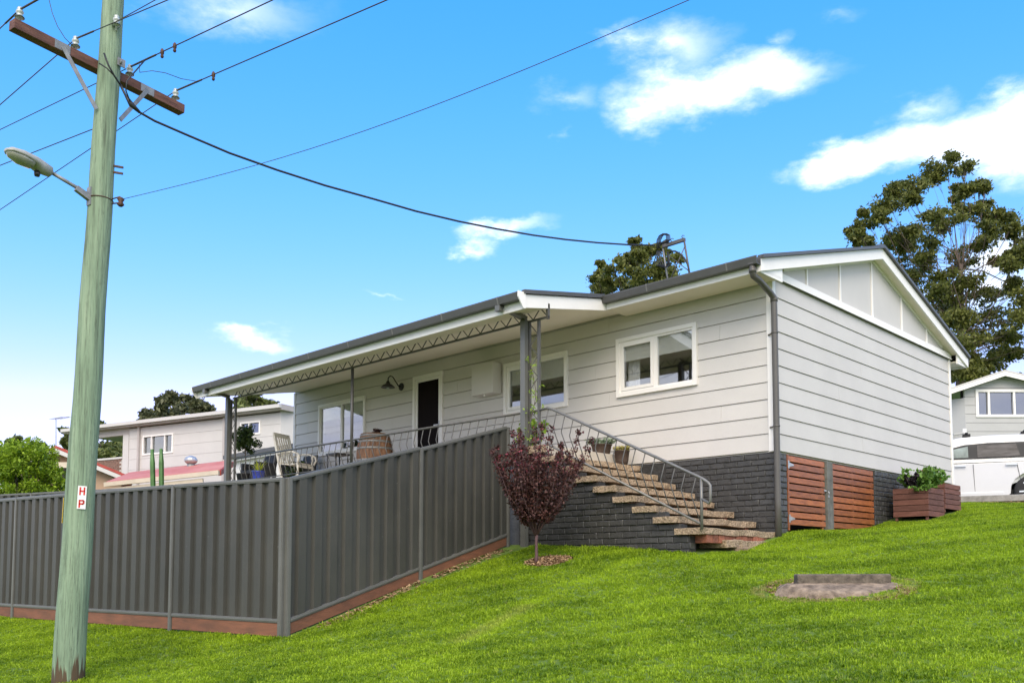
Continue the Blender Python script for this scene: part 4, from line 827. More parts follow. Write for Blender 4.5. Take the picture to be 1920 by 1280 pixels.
def rough_slab(a, u, v, lw, dw, z0, z1, seed, amp=.012, slope=0., taper=0.):
    g = np.random.default_rng(seed); nu, nv = 22, 8; V = []; F = []
    for L2 in (0, 1):
        for j in range(nv+1):
            for i in range(nu+1):
                tu, tv = i/nu, j/nv; ed = (i in (0, nu)) or (j in (0, nv)); p = a+u*lw*(tu+taper*(tv)*(tu-.5))+v*dw*tv
                z = (z1-slope*tv if L2 else z0)+g.normal()*amp*(.6 if L2 else .2); jx = g.normal()*amp*1.5*ed
                if L2 and ed: z -= .015
                V.append((p.x+u.x*jx*(i in (0, nu))+v.x*jx, p.y+u.y*jx*(i in (0, nu))+v.y*jx, z))
    k = (nu+1)*(nv+1); I = lambda l_, i, j: l_*k+j*(nu+1)+i
    for j in range(nv):
        for i in range(nu): F += [(I(1, i, j), I(1, i+1, j), I(1, i+1, j+1), I(1, i, j+1))]
    for i in range(nu): F += [(I(0, i, 0), I(0, i+1, 0), I(1, i+1, 0), I(1, i, 0)), (I(0, i, nv), I(0, i+1, nv), I(1, i+1, nv), I(1, i, nv))]
    for j in range(nv): F += [(I(0, 0, j), I(0, 0, j+1), I(1, 0, j+1), I(1, 0, j)), (I(0, nu, j), I(0, nu, j+1), I(1, nu, j+1), I(1, nu, j))]
    mb = MB(); mb.add(V, F, True); return mb
mat('lintel_concrete', (.065, .053, .040), .9, .4, 14, .6, 50, col2=(.17, .14, .105))
lm = MB(); lm.beam(pL+px_*.02+pf*.08+Vector((0, 0, zt_-.078-pL.z)), pR-px_*.03+pf*.08+Vector((0, 0, zt_-.076-pR.z)), .16, .14); obj('lintel', lm, 'lintel_concrete', pit, bevel=.018)
g_ = np.random.default_rng(4); mb = MB(); V = []; NA, NR = 40, 9; pm = pL.lerp(pR, .40)+pf*.13
for j in range(NR+1):
    r = j/NR
    for i in range(NA):
        t = 2*math.pi*i/NA; wob_ = 1+.06*math.sin(3*t+1)+.05*math.sin(7*t)+.03*g_.normal()*(r > .4)
        p = pm+px_*math.cos(t)*r*(lk*.5+.17)*wob_+pf*math.sin(t)*r*.47*wob_
        vv = math.sin(t)*r*.47; tp_ = zt_-.10-.20*max(0, vv)-.012*(r > .62)+.003*g_.normal(); gr_ = gz1(p.x, p.y)+.006; k_ = max(0, (r-.80)/.20)
        h = max(tp_, gr_+.02)*(1-k_)+gr_*k_-.03*(r == 1)
        V.append((p.x, p.y, h))
mb.add(V, [(j*NA+i, j*NA+(i+1) % NA, (j+1)*NA+(i+1) % NA, (j+1)*NA+i) for j in range(NR) for i in range(NA)], True); obj('apron', mb, 'old_concrete', pit, fix=False)
chips('loose_grit', *(lambda c: (c.x, c.y))(pm+pf*.06), .80, .56, 2600, .016, 'mulch_chip', 'sandy grit and dead grass round the drain pit edge', 21, .004, .72)

# ------------------------------------------------------------------ planters by the gable end
def planter(y0, y1, x0, x1, z0, z1, n, label):
    p = thing('planter_box', ((x0+x1)/2, (y0+y1)/2, z0), label, 'planter'); h = (z1-z0)/n
    for i in range(n):
        a, b = z0+i*h+.006, z0+(i+1)*h-.004; q = random.uniform(-.004, .004)
        for bx in ((x0, x1, y0+q, y0+.02+q), (x0, x1, y1-.02, y1), (x1-.02+q, x1+q, y0+.022, y1-.022), (x0, x0+.02, y0+.022, y1-.022)): obj('plank', MB().box(*bx, a, b), 'planter_timber', p, bevel=.003)
    for xx, yy in ((x0+.045, y0+.045), (x1-.045, y0+.05), (x0+.045, y1-.045), (x1-.05, y1-.045)): obj('corner_post', MB().box(xx-.02, xx+.02, yy-.02, yy+.02, z0-.06, z1-.01), 'planter_timber', p)
    obj('soil', MB().box(x0+.022, x1-.025, y0+.025, y1-.022, z0+.05, z1-.05), 'soil', p); return p
planter(3.95, 4.72, .16, .77, .93, 1.44, 5, 'red-brown slatted planter box holding the larger leafy plants'); planter(4.80, 5.62, .16, .76, 1.10, 1.57, 5, 'red-brown slatted planter box standing higher beside the driveway')
def plant(name, c, rx, rz_, nst, nl, size, m, label, seed, cat='plant', h0=.0, asp=.6, group=None, spread=1.):
    g = np.random.default_rng(seed); t = thing(name, c, label, cat, group); s = MB(); C2, R2 = [], []
    for i in range(nst):
        a = g.uniform(0, 6.283); r = math.sqrt(g.random())*rx*spread; tip = np.array(c)+np.array([math.cos(a)*r, math.sin(a)*r, h0+rz_*g.uniform(.55, 1.)]); b = np.array(c)+np.array([math.cos(a)*r*.2, math.sin(a)*r*.2, 0])
        s.tube([b, (b+tip)/2+np.array([0, 0, .03]), tip], [.006, .005, .003], 5)
        for q in np.linspace(.35, 1, 4): C2.append(b*(1-q)+tip*q); R2.append([rx*.28, rx*.28, rz_*.14])
    obj('stem', s, 'bark', t); leaves('foliage', C2, R2, nl, size, m, t, seed, .5, asp); return t
plant('flowering_plant', (.52, 4.42, 1.39), .36, .42, 16, 14, .085, 'leaf_plant', 'bright green broad-leaved plant with red flowers in the larger planter', 41)
plant('flowering_plant', (.45, 5.25, 1.52), .30, .34, 14, 13, .075, 'leaf_plant', 'bright green leafy plant in the planter beside the driveway', 42)
plant('dark_plant', (.42, 4.16, 1.39), .13, .30, 8, 14, .06, 'leaf_black', 'nearly black leaved plant beside the bright green one', 43)
plant('trailing_plant', (.66, 3.98, 1.36), .18, .12, 10, 10, .05, 'leaf_plant', 'small pale green plant spilling over the planter corner', 44)
for q, sd, lab in (((.60, 4.36, 1.80), 1, 'orange-red flower at the top of the larger planter plant'), ((.66, 4.9, 1.66), 2, 'small red flower low between the two planter boxes'), ((.58, 4.30, 1.76), 3, 'red flower just below the topmost one in the larger planter')):
    tag(leaves('flower', [q], [[.025, .025, .02]], 14, .035, 'flower_red', None, sd, .4, .8), lab, 'flower', 'flowers on the planter plants')

# ------------------------------------------------------------------ pots on the steps, vine
def pot(name, c, r, h, m, label, prof=None):
    t = thing(name, c, label, 'plant pot'); obj('bowl', MB().lathe(c, prof or [(r*.7, 0), (r*.85, h*.3), (r, h*.92), (r*1.06, h*.93), (r*1.06, h), (r*.92, h), (r*.9, h*.85)], 20), m, t); obj('soil', MB().lathe((c[0], c[1], c[2]+h*.84), [(r*.9, 0), (r*.9, .01)], 20), 'soil', t); return t
pot('plant_pot', (-2.95, -.42, 1.90), .17, .20, 'terracotta_dark', 'wide brown pot of grey succulents on the top step'); pot('plant_pot', (-2.60, -.32, 1.725), .125, .25, 'terracotta_dark', 'tall dark pot of yellow sedum beside the wide pot')
plant('succulent', (-2.95, -.42, 2.07), .24, .10, 26, 12, .05, 'leaf_succ', 'grey green succulent spilling over the wide brown pot', 51, h0=.02); plant('sedum', (-2.60, -.32, 1.95), .17, .07, 20, 12, .035, 'leaf_sedum', 'yellow and pink sedum over the tall dark pot', 52, h0=.02)
vn = thing('climbing_vine', (-2.93, -2.14, 1.93), 'young lime green vine climbing the lattice post', 'vine'); vp = [(-2.93+.07*math.sin(z*5.3), -2.14+.03*math.cos(z*4), z) for z in np.linspace(1.93, 3.25, 24)]
obj('stem', MB().tube(vp, .006, 6), 'bark', vn); cs = [np.array(p)+rng.normal(size=3)*np.array([.10, .06, .04]) for p in vp for _ in (0, 1)]; leaves('foliage', cs, [[.06, .06, .05]]*len(cs), 4, .052, 'leaf_vine', vn, 9, .4, .42)
plant('strappy_plant', (-3.28, -1.8, 1.92), .22, .5, 12, 6, .11, 'leaf_vine', 'yellow green leafy plant between fence end and lattice post', 53)

# ------------------------------------------------------------------ veranda furniture
DZ = 1.921
bar = thing('wine_barrel', (-8.42, -1.0, DZ), 'weathered oak wine barrel with steel hoops on the veranda', 'barrel'); H = .86
pr_ = lambda t: .29+.085*math.sin(math.pi*t)
for k in range(20):
    a0_, a1_ = 2*math.pi*k/20+.006, 2*math.pi*(k+1)/20-.006; mb = MB(); V = []
    for t in np.linspace(0, 1, 9):
        for a in (a0_, a1_):
            for r in (pr_(t), pr_(t)-.025): V.append((-8.42+r*math.cos(a), -1.0+r*math.sin(a), DZ+.002+H*t))
    F = []
    for i in range(8): o = 4*i; F += [(o, o+2, o+6, o+4), (o+1, o+5, o+7, o+3), (o, o+4, o+5, o+1), (o+2, o+3, o+7, o+6)]
    F += [(0, 1, 3, 2), (32, 34, 35, 33)]; mb.add(V, F); obj('stave', mb, 'barrel_wood', bar)
for t in (.03, .2, .36, .64, .8, .95): obj('hoop', MB().lathe((-8.42, -1.0, DZ+H*t), [(pr_(t)+.001, -.022), (pr_(t)+.005, -.022), (pr_(t)+.005, .022), (pr_(t)+.001, .022)], 24), 'barrel_hoop', bar)
obj('head', MB().lathe((-8.42, -1.0, DZ+H-.04), [(.27, 0), (.27, .02)], 24), 'barrel_wood', bar)
pot('flower_bowl', (-8.38, -1.0, DZ+H-.018), .09, .06, 'black_metal', 'little dark bowl on top of the wine barrel'); plant('small_plant', (-8.38, -1.0, DZ+H+.03), .12, .08, 10, 8, .035, 'leaf_purple', 'small dark plant in the bowl on the barrel', 54)
tb = thing('side_table', (-7.55, -.55, DZ), 'low dark table between barrel and door', 'table'); obj('top', MB().box(-7.9, -7.25, -.75, -.3, DZ+.42, DZ+.45), 'black_metal', tb)
for xx in (-7.87, -7.28):
    for yy in (-.72, -.33): obj('leg', MB().box(xx-.015, xx+.015, yy-.015, yy+.015, DZ, DZ+.419), 'black_metal', tb)
bs = thing('stool', (-8.95, -1.55, DZ), 'small black stool beside the round veranda post', 'stool'); obj('seat', MB().box(-9.15, -8.8, -1.7, -1.35, DZ+.42, DZ+.46), 'black_metal', bs)
for xx in (-9.12, -8.83):
    for yy in (-1.67, -1.38): obj('leg', MB().tube([(xx, yy, DZ), (xx, yy, DZ+.419)], .014, 6), 'black_metal', bs)
# slatted white rocking chair, seen from behind its left shoulder
rk = thing('rocking_chair', (-10.95, -1.25, DZ), 'white slatted timber rocking chair on the veranda', 'chair'); M_ = Matrix.Translation((-10.95, -1.25, DZ)) @ Matrix.Rotation(R(20), 4, 'Z')
def rc(name, fn): m = MB(M_); fn(m); obj(name, m, 'chair_white', rk)
for s in (-1, 1):
    rc('rocker', lambda m: m.tube([(-.50, s*.25, .13), (-.3, s*.25, .04), (0, s*.25, .012), (.3, s*.25, .04), (.45, s*.25, .09)], .018, 6))
    rc('back_post', lambda m: m.beam((-.18, s*.26, .05), (-.43, s*.26, 1.10), .03, .05)); rc('leg', lambda m: m.beam((.24, s*.26, .04), (.24, s*.26, .62), .035, .035))
    rc('armrest', lambda m: m.tube([(-.30, s*.29, .64), (-.1, s*.30, .68), (.12, s*.30, .67), (.28, s*.30, .61), (.31, s*.30, .52), (.26, s*.29, .42)], .022, 6))
for i in range(7): rc('seat_slat', lambda m: m.box(-.2+i*.068, -.145+i*.068, -.25, .25, .385-.008*abs(3-i)*-1, .405-.008*abs(3-i)*-1))
for i in range(6):
    y = -.2+i*.08; rc('back_slat', lambda m: m.beam((-.235, y, .42), (-.415, y, 1.06), .012, .045, (0, 1, 0)))
rc('back_rail', lambda m: m.beam((-.43, -.28, 1.09), (-.43, .28, 1.09), .03, .09)); rc('back_rail', lambda m: m.beam((-.24, -.26, .44), (-.24, .26, .44), .03, .05)); rc('seat_rail', lambda m: m.beam((.25, -.26, .36), (.25, .26, .36), .03, .06))
for cx, cy, lab in ((-12.55, -1.25, 'black wicker armchair beside the corner post'), (-11.95, -.55, 'black wicker armchair against the low wall behind the rocker')):
    wc = thing('wicker_chair', (cx, cy, DZ), lab, 'chair'); obj('seat', MB().box(cx-.28, cx+.28, cy-.28, cy+.28, DZ+.20, DZ+.40), 'wicker', wc, bevel=.02)
    obj('backrest', MB().prism([(cx-.28, cy+.20, DZ+.40), (cx-.28, cy+.29, DZ+.40), (cx-.28, cy+.37, DZ+.80), (cx-.28, cy+.31, DZ+.80)], (.56, 0, 0)), 'wicker', wc, bevel=.015)
    for s in (-1, 1): obj('armrest', MB().box(cx+s*.30-.04, cx+s*.30+.04, cy-.28, cy+.27, DZ+.05, DZ+.58), 'wicker', wc, bevel=.02)
    for s in (-1, 1):
        for w in (-1, 1): obj('leg', MB().box(cx+s*.25-.02, cx+s*.25+.02, cy+w*.24-.02, cy+w*.24+.02, DZ, DZ+.199), 'black_metal', wc)
pot('plant_pot', (-11.75, -1.72, DZ), .14, .30, 'blue_pot', 'glossy blue pot with a yellow green bromeliad')
bl = thing('bromeliad', (-11.75, -1.72, DZ+.26), 'yellow green strappy bromeliad in the blue pot', 'plant'); mb = MB(); V = []; 
for i in range(26):
    a = i*2.4; r = .12+.14*rng.random(); h = .16+.2*rng.random(); p0 = np.array([-11.75, -1.72, DZ+.25]); d = np.array([math.cos(a), math.sin(a), 0]); s_ = np.array([-d[1], d[0], 0])*.018
    for (t0, t1) in ((0, .5), (.5, 1)): f = lambda t: p0+d*r*t+np.array([0, 0, h*(1.5*t-.6*t*t)]); V += [f(t0)-s_*(1-t0*.5), f(t0)+s_*(1-t0*.5), f(t1)+s_*(1.05-t1), f(t1)-s_*(1.05-t1)]
quads('leaf_rosette', np.array(V), np.repeat(rng.random(len(V)//4), 4), 'leaf_lime', bl)
tcx = on(460, 824, 1, -1.55); tp = thing('topiary_tree', (tcx[0], -1.55, DZ), 'standard bay tree with round leafy head on a thin stem', 'tree'); obj('pot', MB().lathe((tcx[0], -1.55, DZ), [(.14, 0), (.19, .30), (.2, .32), (.17, .32), (.16, .28)], 16), 'black_metal', tp)
obj('trunk', MB().tube([(tcx[0], -1.55, DZ+.2), (tcx[0]+.01, -1.54, DZ+.6), (tcx[0], -1.55, DZ+1.05)], [.016, .014, .012], 7), 'bark', tp)
gt = np.random.default_rng(77); cc = []; 
for i in range(30): d = gt.normal(size=3); d /= np.linalg.norm(d); cc.append(np.array([tcx[0], -1.55, tcx[2]+.02])+d*np.array([.34, .34, .27])*gt.random()**.4)
leaves('crown', cc, [[.13, .13, .11]]*30, 60, .085, 'leaf_topiary', tp, 78, .4, .42)
plant('leafy_plant', (-11.35, -1.0, DZ), .22, .55, 12, 10, .10, 'leaf_topiary', 'dark green leafy plant behind the rocking chair', 55)

# ------------------------------------------------------------------ vegetation beyond
def tree(name, base, clumps, F, trunk_r, leafsize, nleaf, m, bark, label, seed, fork=.35, depth=2.5, sub=5, flat=.6, group=None, lean=0, extra=1):
    """clumps: (px, py, r_px) of foliage masses at about distance F; limbs run from the trunk to each"""
    g = np.random.default_rng(seed); base = np.array(base); t = thing(name, base, label, 'tree', group); mb = MB(); C2, R2, N2 = [], [], []
    cen = np.mean([W(c[0], c[1], F) for c in clumps], 0); topz = max(W(c[0], c[1], F)[2] for c in clumps)
    fork_p = base+(np.array([cen[0], cen[1], topz])-base)*fork; up1 = base+(np.array([cen[0]+lean, cen[1], topz])-base)*(fork+(1-fork)*.5)
    mb.tube([base-np.array([0, 0, .3]), base*.5+fork_p*.5+g.normal(size=3)*.15, fork_p, up1], [trunk_r, trunk_r*.8, trunk_r*.65, trunk_r*.3], 9)
    more = [(px+g.normal()*rp*.9, py+g.normal()*rp*.7, rp*g.uniform(.45, .8)) for (px, py, rp) in clumps for _ in range(extra)]
    for ci, (px, py, rp) in enumerate(clumps+more):
        c = W(px, py, F+g.uniform(-depth, depth)); r = rp/FPX*F
        s = fork_p+(up1-fork_p)*np.clip(g.uniform(0, 1)*(c[2]-fork_p[2])/max(1e-3, up1[2]-fork_p[2]), 0, .95); mid = s*.45+c*.55+np.array([0, 0, -.12*np.linalg.norm(c-s)])+g.normal(size=3)*.2
        k = trunk_r*(.12 if ci < len(clumps) and ci % 2 == 0 else .05); mb.tube([s, s*.6+mid*.4+g.normal(size=3)*.1, mid, c], [k, k*.8, k*.6, k*.25], 6)
        for _ in range(sub):
            d = g.normal(size=3); d /= np.linalg.norm(d); q = c+d*r*np.array([1., 1., .7])*g.random()**.5; rr = r*g.uniform(.32, .58); C2.append(q); R2.append([rr, rr, rr*flat]); N2.append(int(nleaf*(rr/r)**2*9/sub*g.uniform(.7, 1.3)))
            mb.tube([mid*.3+c*.7, (c+q)/2+g.normal(size=3)*.1*r, q], [k*.25, k*.16, k*.08], 4)
    obj('trunk', mb, bark, t); leaves('crown', C2, R2, N2, leafsize, m, t, seed+1, .45, .5, .45, .25, .64); return t
euc = [(1775, 312, 26), (1742, 325, 26), (1808, 318, 20), (1712, 345, 24), (1690, 362, 22), (1668, 385, 22), (1650, 402, 22), (1625, 415, 22), (1602, 432, 20), (1610, 450, 16), (1835, 345, 16), (1820, 360, 16), (1848, 350, 14), (1790, 352, 14),
       (1690, 440, 26), (1720, 430, 28), (1755, 425, 28), (1700, 470, 30), (1740, 460, 32), (1670, 455, 20), (1780, 405, 26), (1815, 400, 26), (1850, 398, 26), (1875, 405, 22), (1900, 420, 22), (1915, 445, 24), (1870, 440, 24), (1840, 460, 26), (1805, 480, 28),
       (1700, 500, 26), (1735, 500, 24), (1775, 520, 26), (1820, 520, 26), (1870, 490, 20), (1900, 500, 22), (1925, 480, 22), (1750, 545, 28), (1790, 560, 28), (1830, 560, 28), (1870, 545, 26), (1905, 545, 26), (1930, 560, 28), (1760, 590, 30), (1800, 600, 32), (1845, 595, 28), (1885, 590, 28), (1920, 600, 26),
       (1780, 640, 32), (1815, 645, 32), (1850, 635, 28), (1885, 640, 26), (1800, 680, 30), (1835, 680, 30), (1870, 670, 26), (1960, 520, 40), (1960, 600, 40), (1990, 560, 44), (1780, 690, 30), (1760, 620, 26)]
eb = W(1800, 800, 45); tree('gum_tree', (eb[0], eb[1], 3.0), euc+[(1810, 705, 24), (1840, 700, 26), (1795, 665, 26), (1870, 690, 24), (1900, 665, 22), (1785, 710, 20), (1825, 715, 20), (1850, 715, 18)], 45, .34, .19, 300, 'leaf_euc', 'bark_pale', 'tall spreading gum tree rising behind the gable end', 100, .42, 3.2, 6, .6)
e2 = [(1120, 540, 20), (1135, 525, 18), (1150, 505, 20), (1165, 485, 16), (1195, 465, 14), (1180, 490, 18), (1205, 480, 18), (1222, 470, 16), (1240, 462, 12), (1190, 515, 24), (1215, 505, 24), (1235, 495, 22), (1160, 535, 24), (1200, 540, 26), (1235, 525, 24), (1255, 510, 18), (1265, 530, 16), (1240, 545, 20), (1130, 550, 22)]
tb_ = W(1195, 640, 38); tree('gum_tree', (tb_[0], tb_[1], 2.), e2, 38, .3, .16, 300, 'leaf_euc', 'bark_pale', 'gum tree crown showing over the roof behind the roof bracket', 110, .5, 2.5, 6)
tree('broad_tree', (*W(330, 900, 50)[:2], 0), [(280, 775, 14), (275, 785, 12), (300, 760, 16), (320, 750, 16), (345, 752, 16), (312, 772, 18), (340, 770, 20), (368, 765, 16), (385, 768, 14), (362, 780, 18), (395, 778, 12), (330, 785, 18), (290, 790, 14)], 50, .3, .30, 150, 'leaf_dark', 'bark', 'dark crowned tree behind the white house roofline', 120, .5, 2, 5)
tree('broad_tree', (*W(190, 930, 48)[:2], 0), [(128, 808, 12), (125, 825, 12), (140, 815, 12), (185, 798, 12), (180, 808, 12), (190, 850, 18), (205, 840, 18), (215, 850, 16), (235, 852, 12), (170, 835, 16), (130, 840, 12), (150, 830, 14), (225, 838, 12), (200, 860, 18), (180, 865, 18)], 48, .3, .30, 140, 'leaf_mid', 'bark', 'green tree seen through the open balcony of the white house', 130, .5, 2, 5)
tree('broad_tree', (*W(480, 930, 46)[:2], 0), [(455, 752, 13), (470, 748, 12), (485, 752, 13), (460, 765, 13), (480, 764, 14), (500, 757, 10), (515, 760, 8), (445, 760, 10), (495, 768, 12)], 46, .25, .28, 130, 'leaf_mid', 'bark', 'pale green tree top under the veranda roof corner', 140, .5, 2, 5)
tree('broad_tree', (*W(30, 900, 44)[:2], 0), [(24, 828, 9), (34, 822, 5), (78, 832, 5)], 44, .2, .25, 90, 'leaf_mid', 'bark', 'distant tree tips above the bright green bush', 145, .5, 1, 4)
bc = W(45, 880, 27); bu_ = thing('green_bush', (bc[0], bc[1], 0.0), 'dense bright lime green bush behind the back fence', 'bush'); gb = np.random.default_rng(88); cc, rr = [], []; s = MB()
for i in range(170):
    d = gb.normal(size=3); d /= np.linalg.norm(d); d[2] = d[2]*1.05; p = np.array([bc[0], bc[1], bc[2]-.35])+np.array([1.25, 1.25, 1.2])*d*gb.random()**.25*(.86+.2*gb.random()); cc.append(p); rr.append([.24, .24, .20])
    if i % 5 == 0: s.tube([(bc[0], bc[1], .0), (np.array([bc[0], bc[1], .6])+p)/2, p], [.03, .02, .008], 5)
bx2 = W(-14, 870, 27.5)
for i in range(50):
    d = gb.normal(size=3); d /= np.linalg.norm(d); d[2] = abs(d[2])*1.05-.25; cc.append(np.array([bx2[0], bx2[1], bx2[2]-.1])+np.array([.85, .85, 1.0])*d*gb.random()**.25); rr.append([.24, .24, .2])
obj('stem', s, 'bark', bu_); leaves('foliage', cc, rr, 115, .10, 'leaf_bright', bu_, 89, .5, .55, .5)
# ------------------------------------------------------------------ neighbours on the left
def facade(a, b, z0, z1, th, m, parent, name='wall'):   # vertical wall slab from plan point a to b
    A, B = Vector((a[0], a[1], 0)), Vector((b[0], b[1], 0)); d = (B-A).normalized(); nn = Vector((d.y, -d.x, 0)); 
    if nn.dot(Vector((CAM[0], CAM[1], 0))-A) < 0: nn = -nn
    mb = MB(); mb.hexa([(p.x, p.y, z) for z in (z0, z1) for p in (A, B, B-nn*th, A-nn*th)]); return obj(name, mb, m, parent), A, d, nn
def pl(A, d, nn, s, z, o=0.): q = A+d*s+nn*o; return Vector((q.x, q.y, z))
def panel(name, A, d, nn, s0, s1, z0, z1, o0, o1, m, parent):
    mb = MB(); mb.hexa([pl(A, d, nn, s, z, o) for z in (z0, z1) for s, o in ((s0, o1), (s1, o1), (s1, o0), (s0, o0))]); return obj(name, mb, m, parent)
wR, wLf = W(527, 770, 35.0), W(243, 800, 39.2); zt2 = float(wR[2]); wh = thing('white_house', (wR[0], wR[1], -.2), 'long white two-storey house with low roofline beyond the back fence', 'house')
A = Vector((wLf[0], wLf[1], 0)); Bq = Vector((wR[0], wR[1], 0)); Lw = (Bq-A).length; d = (Bq-A).normalized(); nn = Vector((d.y, -d.x, 0)); 
if nn.dot(Vector(CAM)-A) < 0: nn = -nn
zl_ = float(wLf[2]); zt2 = (zt2+zl_)/2
def colS(px):                              # station along this facade seen at column px
    return colF(A, d, px) if False else (lambda k: (k*(A-Vector(CAM)).dot(fwd)-(A-Vector(CAM)).dot(rgt))/(d.dot(rgt)-k*d.dot(fwd)))((px-960)/FPX)
def zat(px, py):
    q = A+d*colS(px); return W(px, py, (q-Vector((CAM[0], CAM[1], 0))).dot(fwd))[2]
nb = 10; z0_, hb = -.2, (zat(400, 786)+.2)/14
fwl = group_part('front_wall', (A.x, A.y, 0), wh)
win = [(colS(265), colS(318), zat(292, 848), zat(292, 817)), (colS(449), colS(482), zat(466, 812), zat(466, 793))]
ztop = zat(400, 784)
def cut(rects, opens):
    for (o0, o1, p0, p1) in opens:
        new = []
        for (x0, x1, q0, q1) in rects:
            if o1 <= x0 or o0 >= x1 or p1 <= q0 or p0 >= q1: new.append((x0, x1, q0, q1)); continue
            if x0 < o0: new.append((x0, o0, q0, q1))
            if o1 < x1: new.append((o1, x1, q0, q1))
            if q0 < p0: new.append((max(x0, o0), min(x1, o1), q0, p0))
            if p1 < q1: new.append((max(x0, o0), min(x1, o1), p1, q1))
        rects = new
    return [r for r in rects if r[1]-r[0] > .02 and r[3]-r[2] > .02]
for i in range(14):
    for (u, v, za, zb_) in cut([(0, Lw, z0_+i*hb+.008, z0_+(i+1)*hb)], win): panel('weatherboard', A, d, nn, u, v, za, zb_, -.1, .0, 'n_white', fwl)
panel('backing', A, d, nn, 0, Lw, z0_, ztop, -.32, -.3, 'interior', fwl)
panel('roof_edge', A, d, nn, -4.1, Lw+.3, ztop+.0, ztop+.22, -6, .3, 'n_trim', wh); panel('gutter', A, d, nn, -4.1, Lw+.3, ztop+.06, ztop+.2, .302, .42, 'n_white', wh)
for (w0, w1, wz0, wz1), np_ in zip(win, (3, 2)):
    wn = group_part('window', tuple(pl(A, d, nn, (w0+w1)/2, wz0)), wh); f = .07
    for (s0, s1, q0, q1) in ((w0-f, w0, wz0-f, wz1+f), (w1, w1+f, wz0-f, wz1+f), (w0, w1, wz1, wz1+f), (w0, w1, wz0-f, wz0)): panel('frame', A, d, nn, s0, s1, q0, q1, -.08, .03, 'white_paint', wn)
    cuts = [0, .27, .74, 1] if np_ == 3 else [0, .42, 1]
    for i in range(np_):
        a_, b_ = w0+(w1-w0)*cuts[i], w0+(w1-w0)*cuts[i+1]; panel('pane', A, d, nn, a_+.02, b_-.02, wz0, wz1, -.07, -.06, 'glass_far', wn)
        if i: panel('mullion', A, d, nn, a_-.025, a_+.025, wz0, wz1, -.08, .02, 'white_paint', wn)
        panel('blind', A, d, nn, a_+.03, b_-.03, wz0+(.35 if i != 1 else .15)*(wz1-wz0), wz1, -.14, -.12, 'blind', wn)
for px in (257, 418): s_ = colS(px); panel('downpipe', A, d, nn, s_-.05, s_+.05, 0, ztop, .001, .1, 'n_trim', wh)
# open balcony end with brick parapet
panel('balcony_beam', A, d, nn, -4.1, -.01, zat(230, 815), ztop-.002, -.25, .0, 'n_trim', wh); panel('balcony_post', A, d, nn, -4.1, -3.8, -.2, zat(230, 815)-.003, -.3, .0, 'n_white', wh)
panel('balcony_post', A, d, nn, -.38, -.012, -.2, zat(230, 815)-.003, -.3, .02, 'n_white', wh)
zp0, zp1 = zat(215, 902), zat(215, 859); bpar = panel('brick_parapet', A, d, nn, -3.79, -.39, -.2, zp1-.03, -.2, -.02, 'n_mortar', wh); panel('coping', A, d, nn, -3.79, -.39, zp1-.03, zp1+.05, -.24, .04, 'n_white', wh)
k = 0; zz_ = zp1-.13
while zz_ > zp0-.1:
    s_ = -2.6+(.12 if k % 2 else 0)
    while s_ < -.62: panel('brick', A, d, nn, s_, s_+.22, zz_, zz_+.075, -.02, .0, 'n_brick', bpar); s_ += .235
    zz_ -= .088; k += 1
# return wall
Bp = A+d*Lw; rd = (rgt*.80+fwd*.6).normalized(); facade((Bp.x, Bp.y), (Bp.x+rd.x*7, Bp.y+rd.y*7), -.2, ztop, .1, 'n_white', wh, 'side_wall')
# tan house with red roof
th_ = thing('tan_house', (*W(130, 920, 33)[:2], -.2), 'tan rendered house with red gable roof behind the green bush', 'house'); a1, ap, a2 = W(20, 870, 33), W(105, 838, 33), W(238, 893, 33)
dn = Vector((a2[0]-a1[0], a2[1]-a1[1], 0)).normalized(); bk = Vector((ap[0]-CAM[0], ap[1]-CAM[1], 0)).normalized()
mb = MB(); mb.prism([Vector((a1[0], a1[1], -.2)), Vector((a2[0], a2[1], -.2))]+[Vector(a2)-Vector((0, 0, .16))-dn*.2, Vector(ap)-Vector((0, 0, .16)), Vector(a1)-Vector((0, 0, .16))+dn*.2], bk*5); obj('wall', mb, 'n_tan', th_)
for (p, q) in ((ap, a2), (a1, ap)):
    p, q = Vector(p), Vector(q); e = (q-p).normalized()*.3; lo = (-bk*.5)
    mb = MB(); mb.prism([p+lo, q+e+lo if q.z < p.z else q+lo, (q+e if q.z < p.z else q)+lo-Vector((0, 0, .10)), p+lo-Vector((0, 0, .10))], bk*6); obj('roof', mb, 'red_roof', th_)
    mb = MB(); mb.prism([p+lo-Vector((0, 0, .11)), q+e*.9+lo-Vector((0, 0, .11)) if q.z < p.z else q+lo-Vector((0, 0, .11)), (q+e*.9 if q.z < p.z else q)+lo-Vector((0, 0, .26)), p+lo-Vector((0, 0, .26))], bk*.04); obj('bargeboard', mb, 'n_white', th_)
A3 = Vector((a1[0], a1[1], 0)); n3_ = -bk; sW = lambda px: (lambda k_: (k_*(A3-Vector(CAM)).dot(fwd)-(A3-Vector(CAM)).dot(rgt))/(dn.dot(rgt)-k_*dn.dot(fwd)))((px-960)/FPX)
wz = W(120, 905, 33)[2]; wg = panel('window', A3, dn, n3_, sW(113), sW(127), wz-.6, wz+.0, .0, .05, 'white_paint', th_); panel('pane', A3, dn, n3_, sW(115), sW(125.5), wz-.55, wz-.06, .051, .06, 'glass_far', wg); panel('awning', A3, dn, n3_, sW(103), sW(128), wz+.15, wz+.5, .0, .5, 'dark_void', th_); panel('string_course', A3, dn, n3_, sW(100), sW(128), wz+.5, wz+.7, .0, .55, 'cream', th_)
an = thing('tv_antenna', W(105, 838, 33.5), 'thin television antenna mast on the tan house roof', 'antenna'); m0, m1 = Vector(W(105, 838, 33.5)), Vector(W(105, 783, 33.5)); obj('mast', MB().tube([m0, m1], .015, 6), 'galv_dull', an)
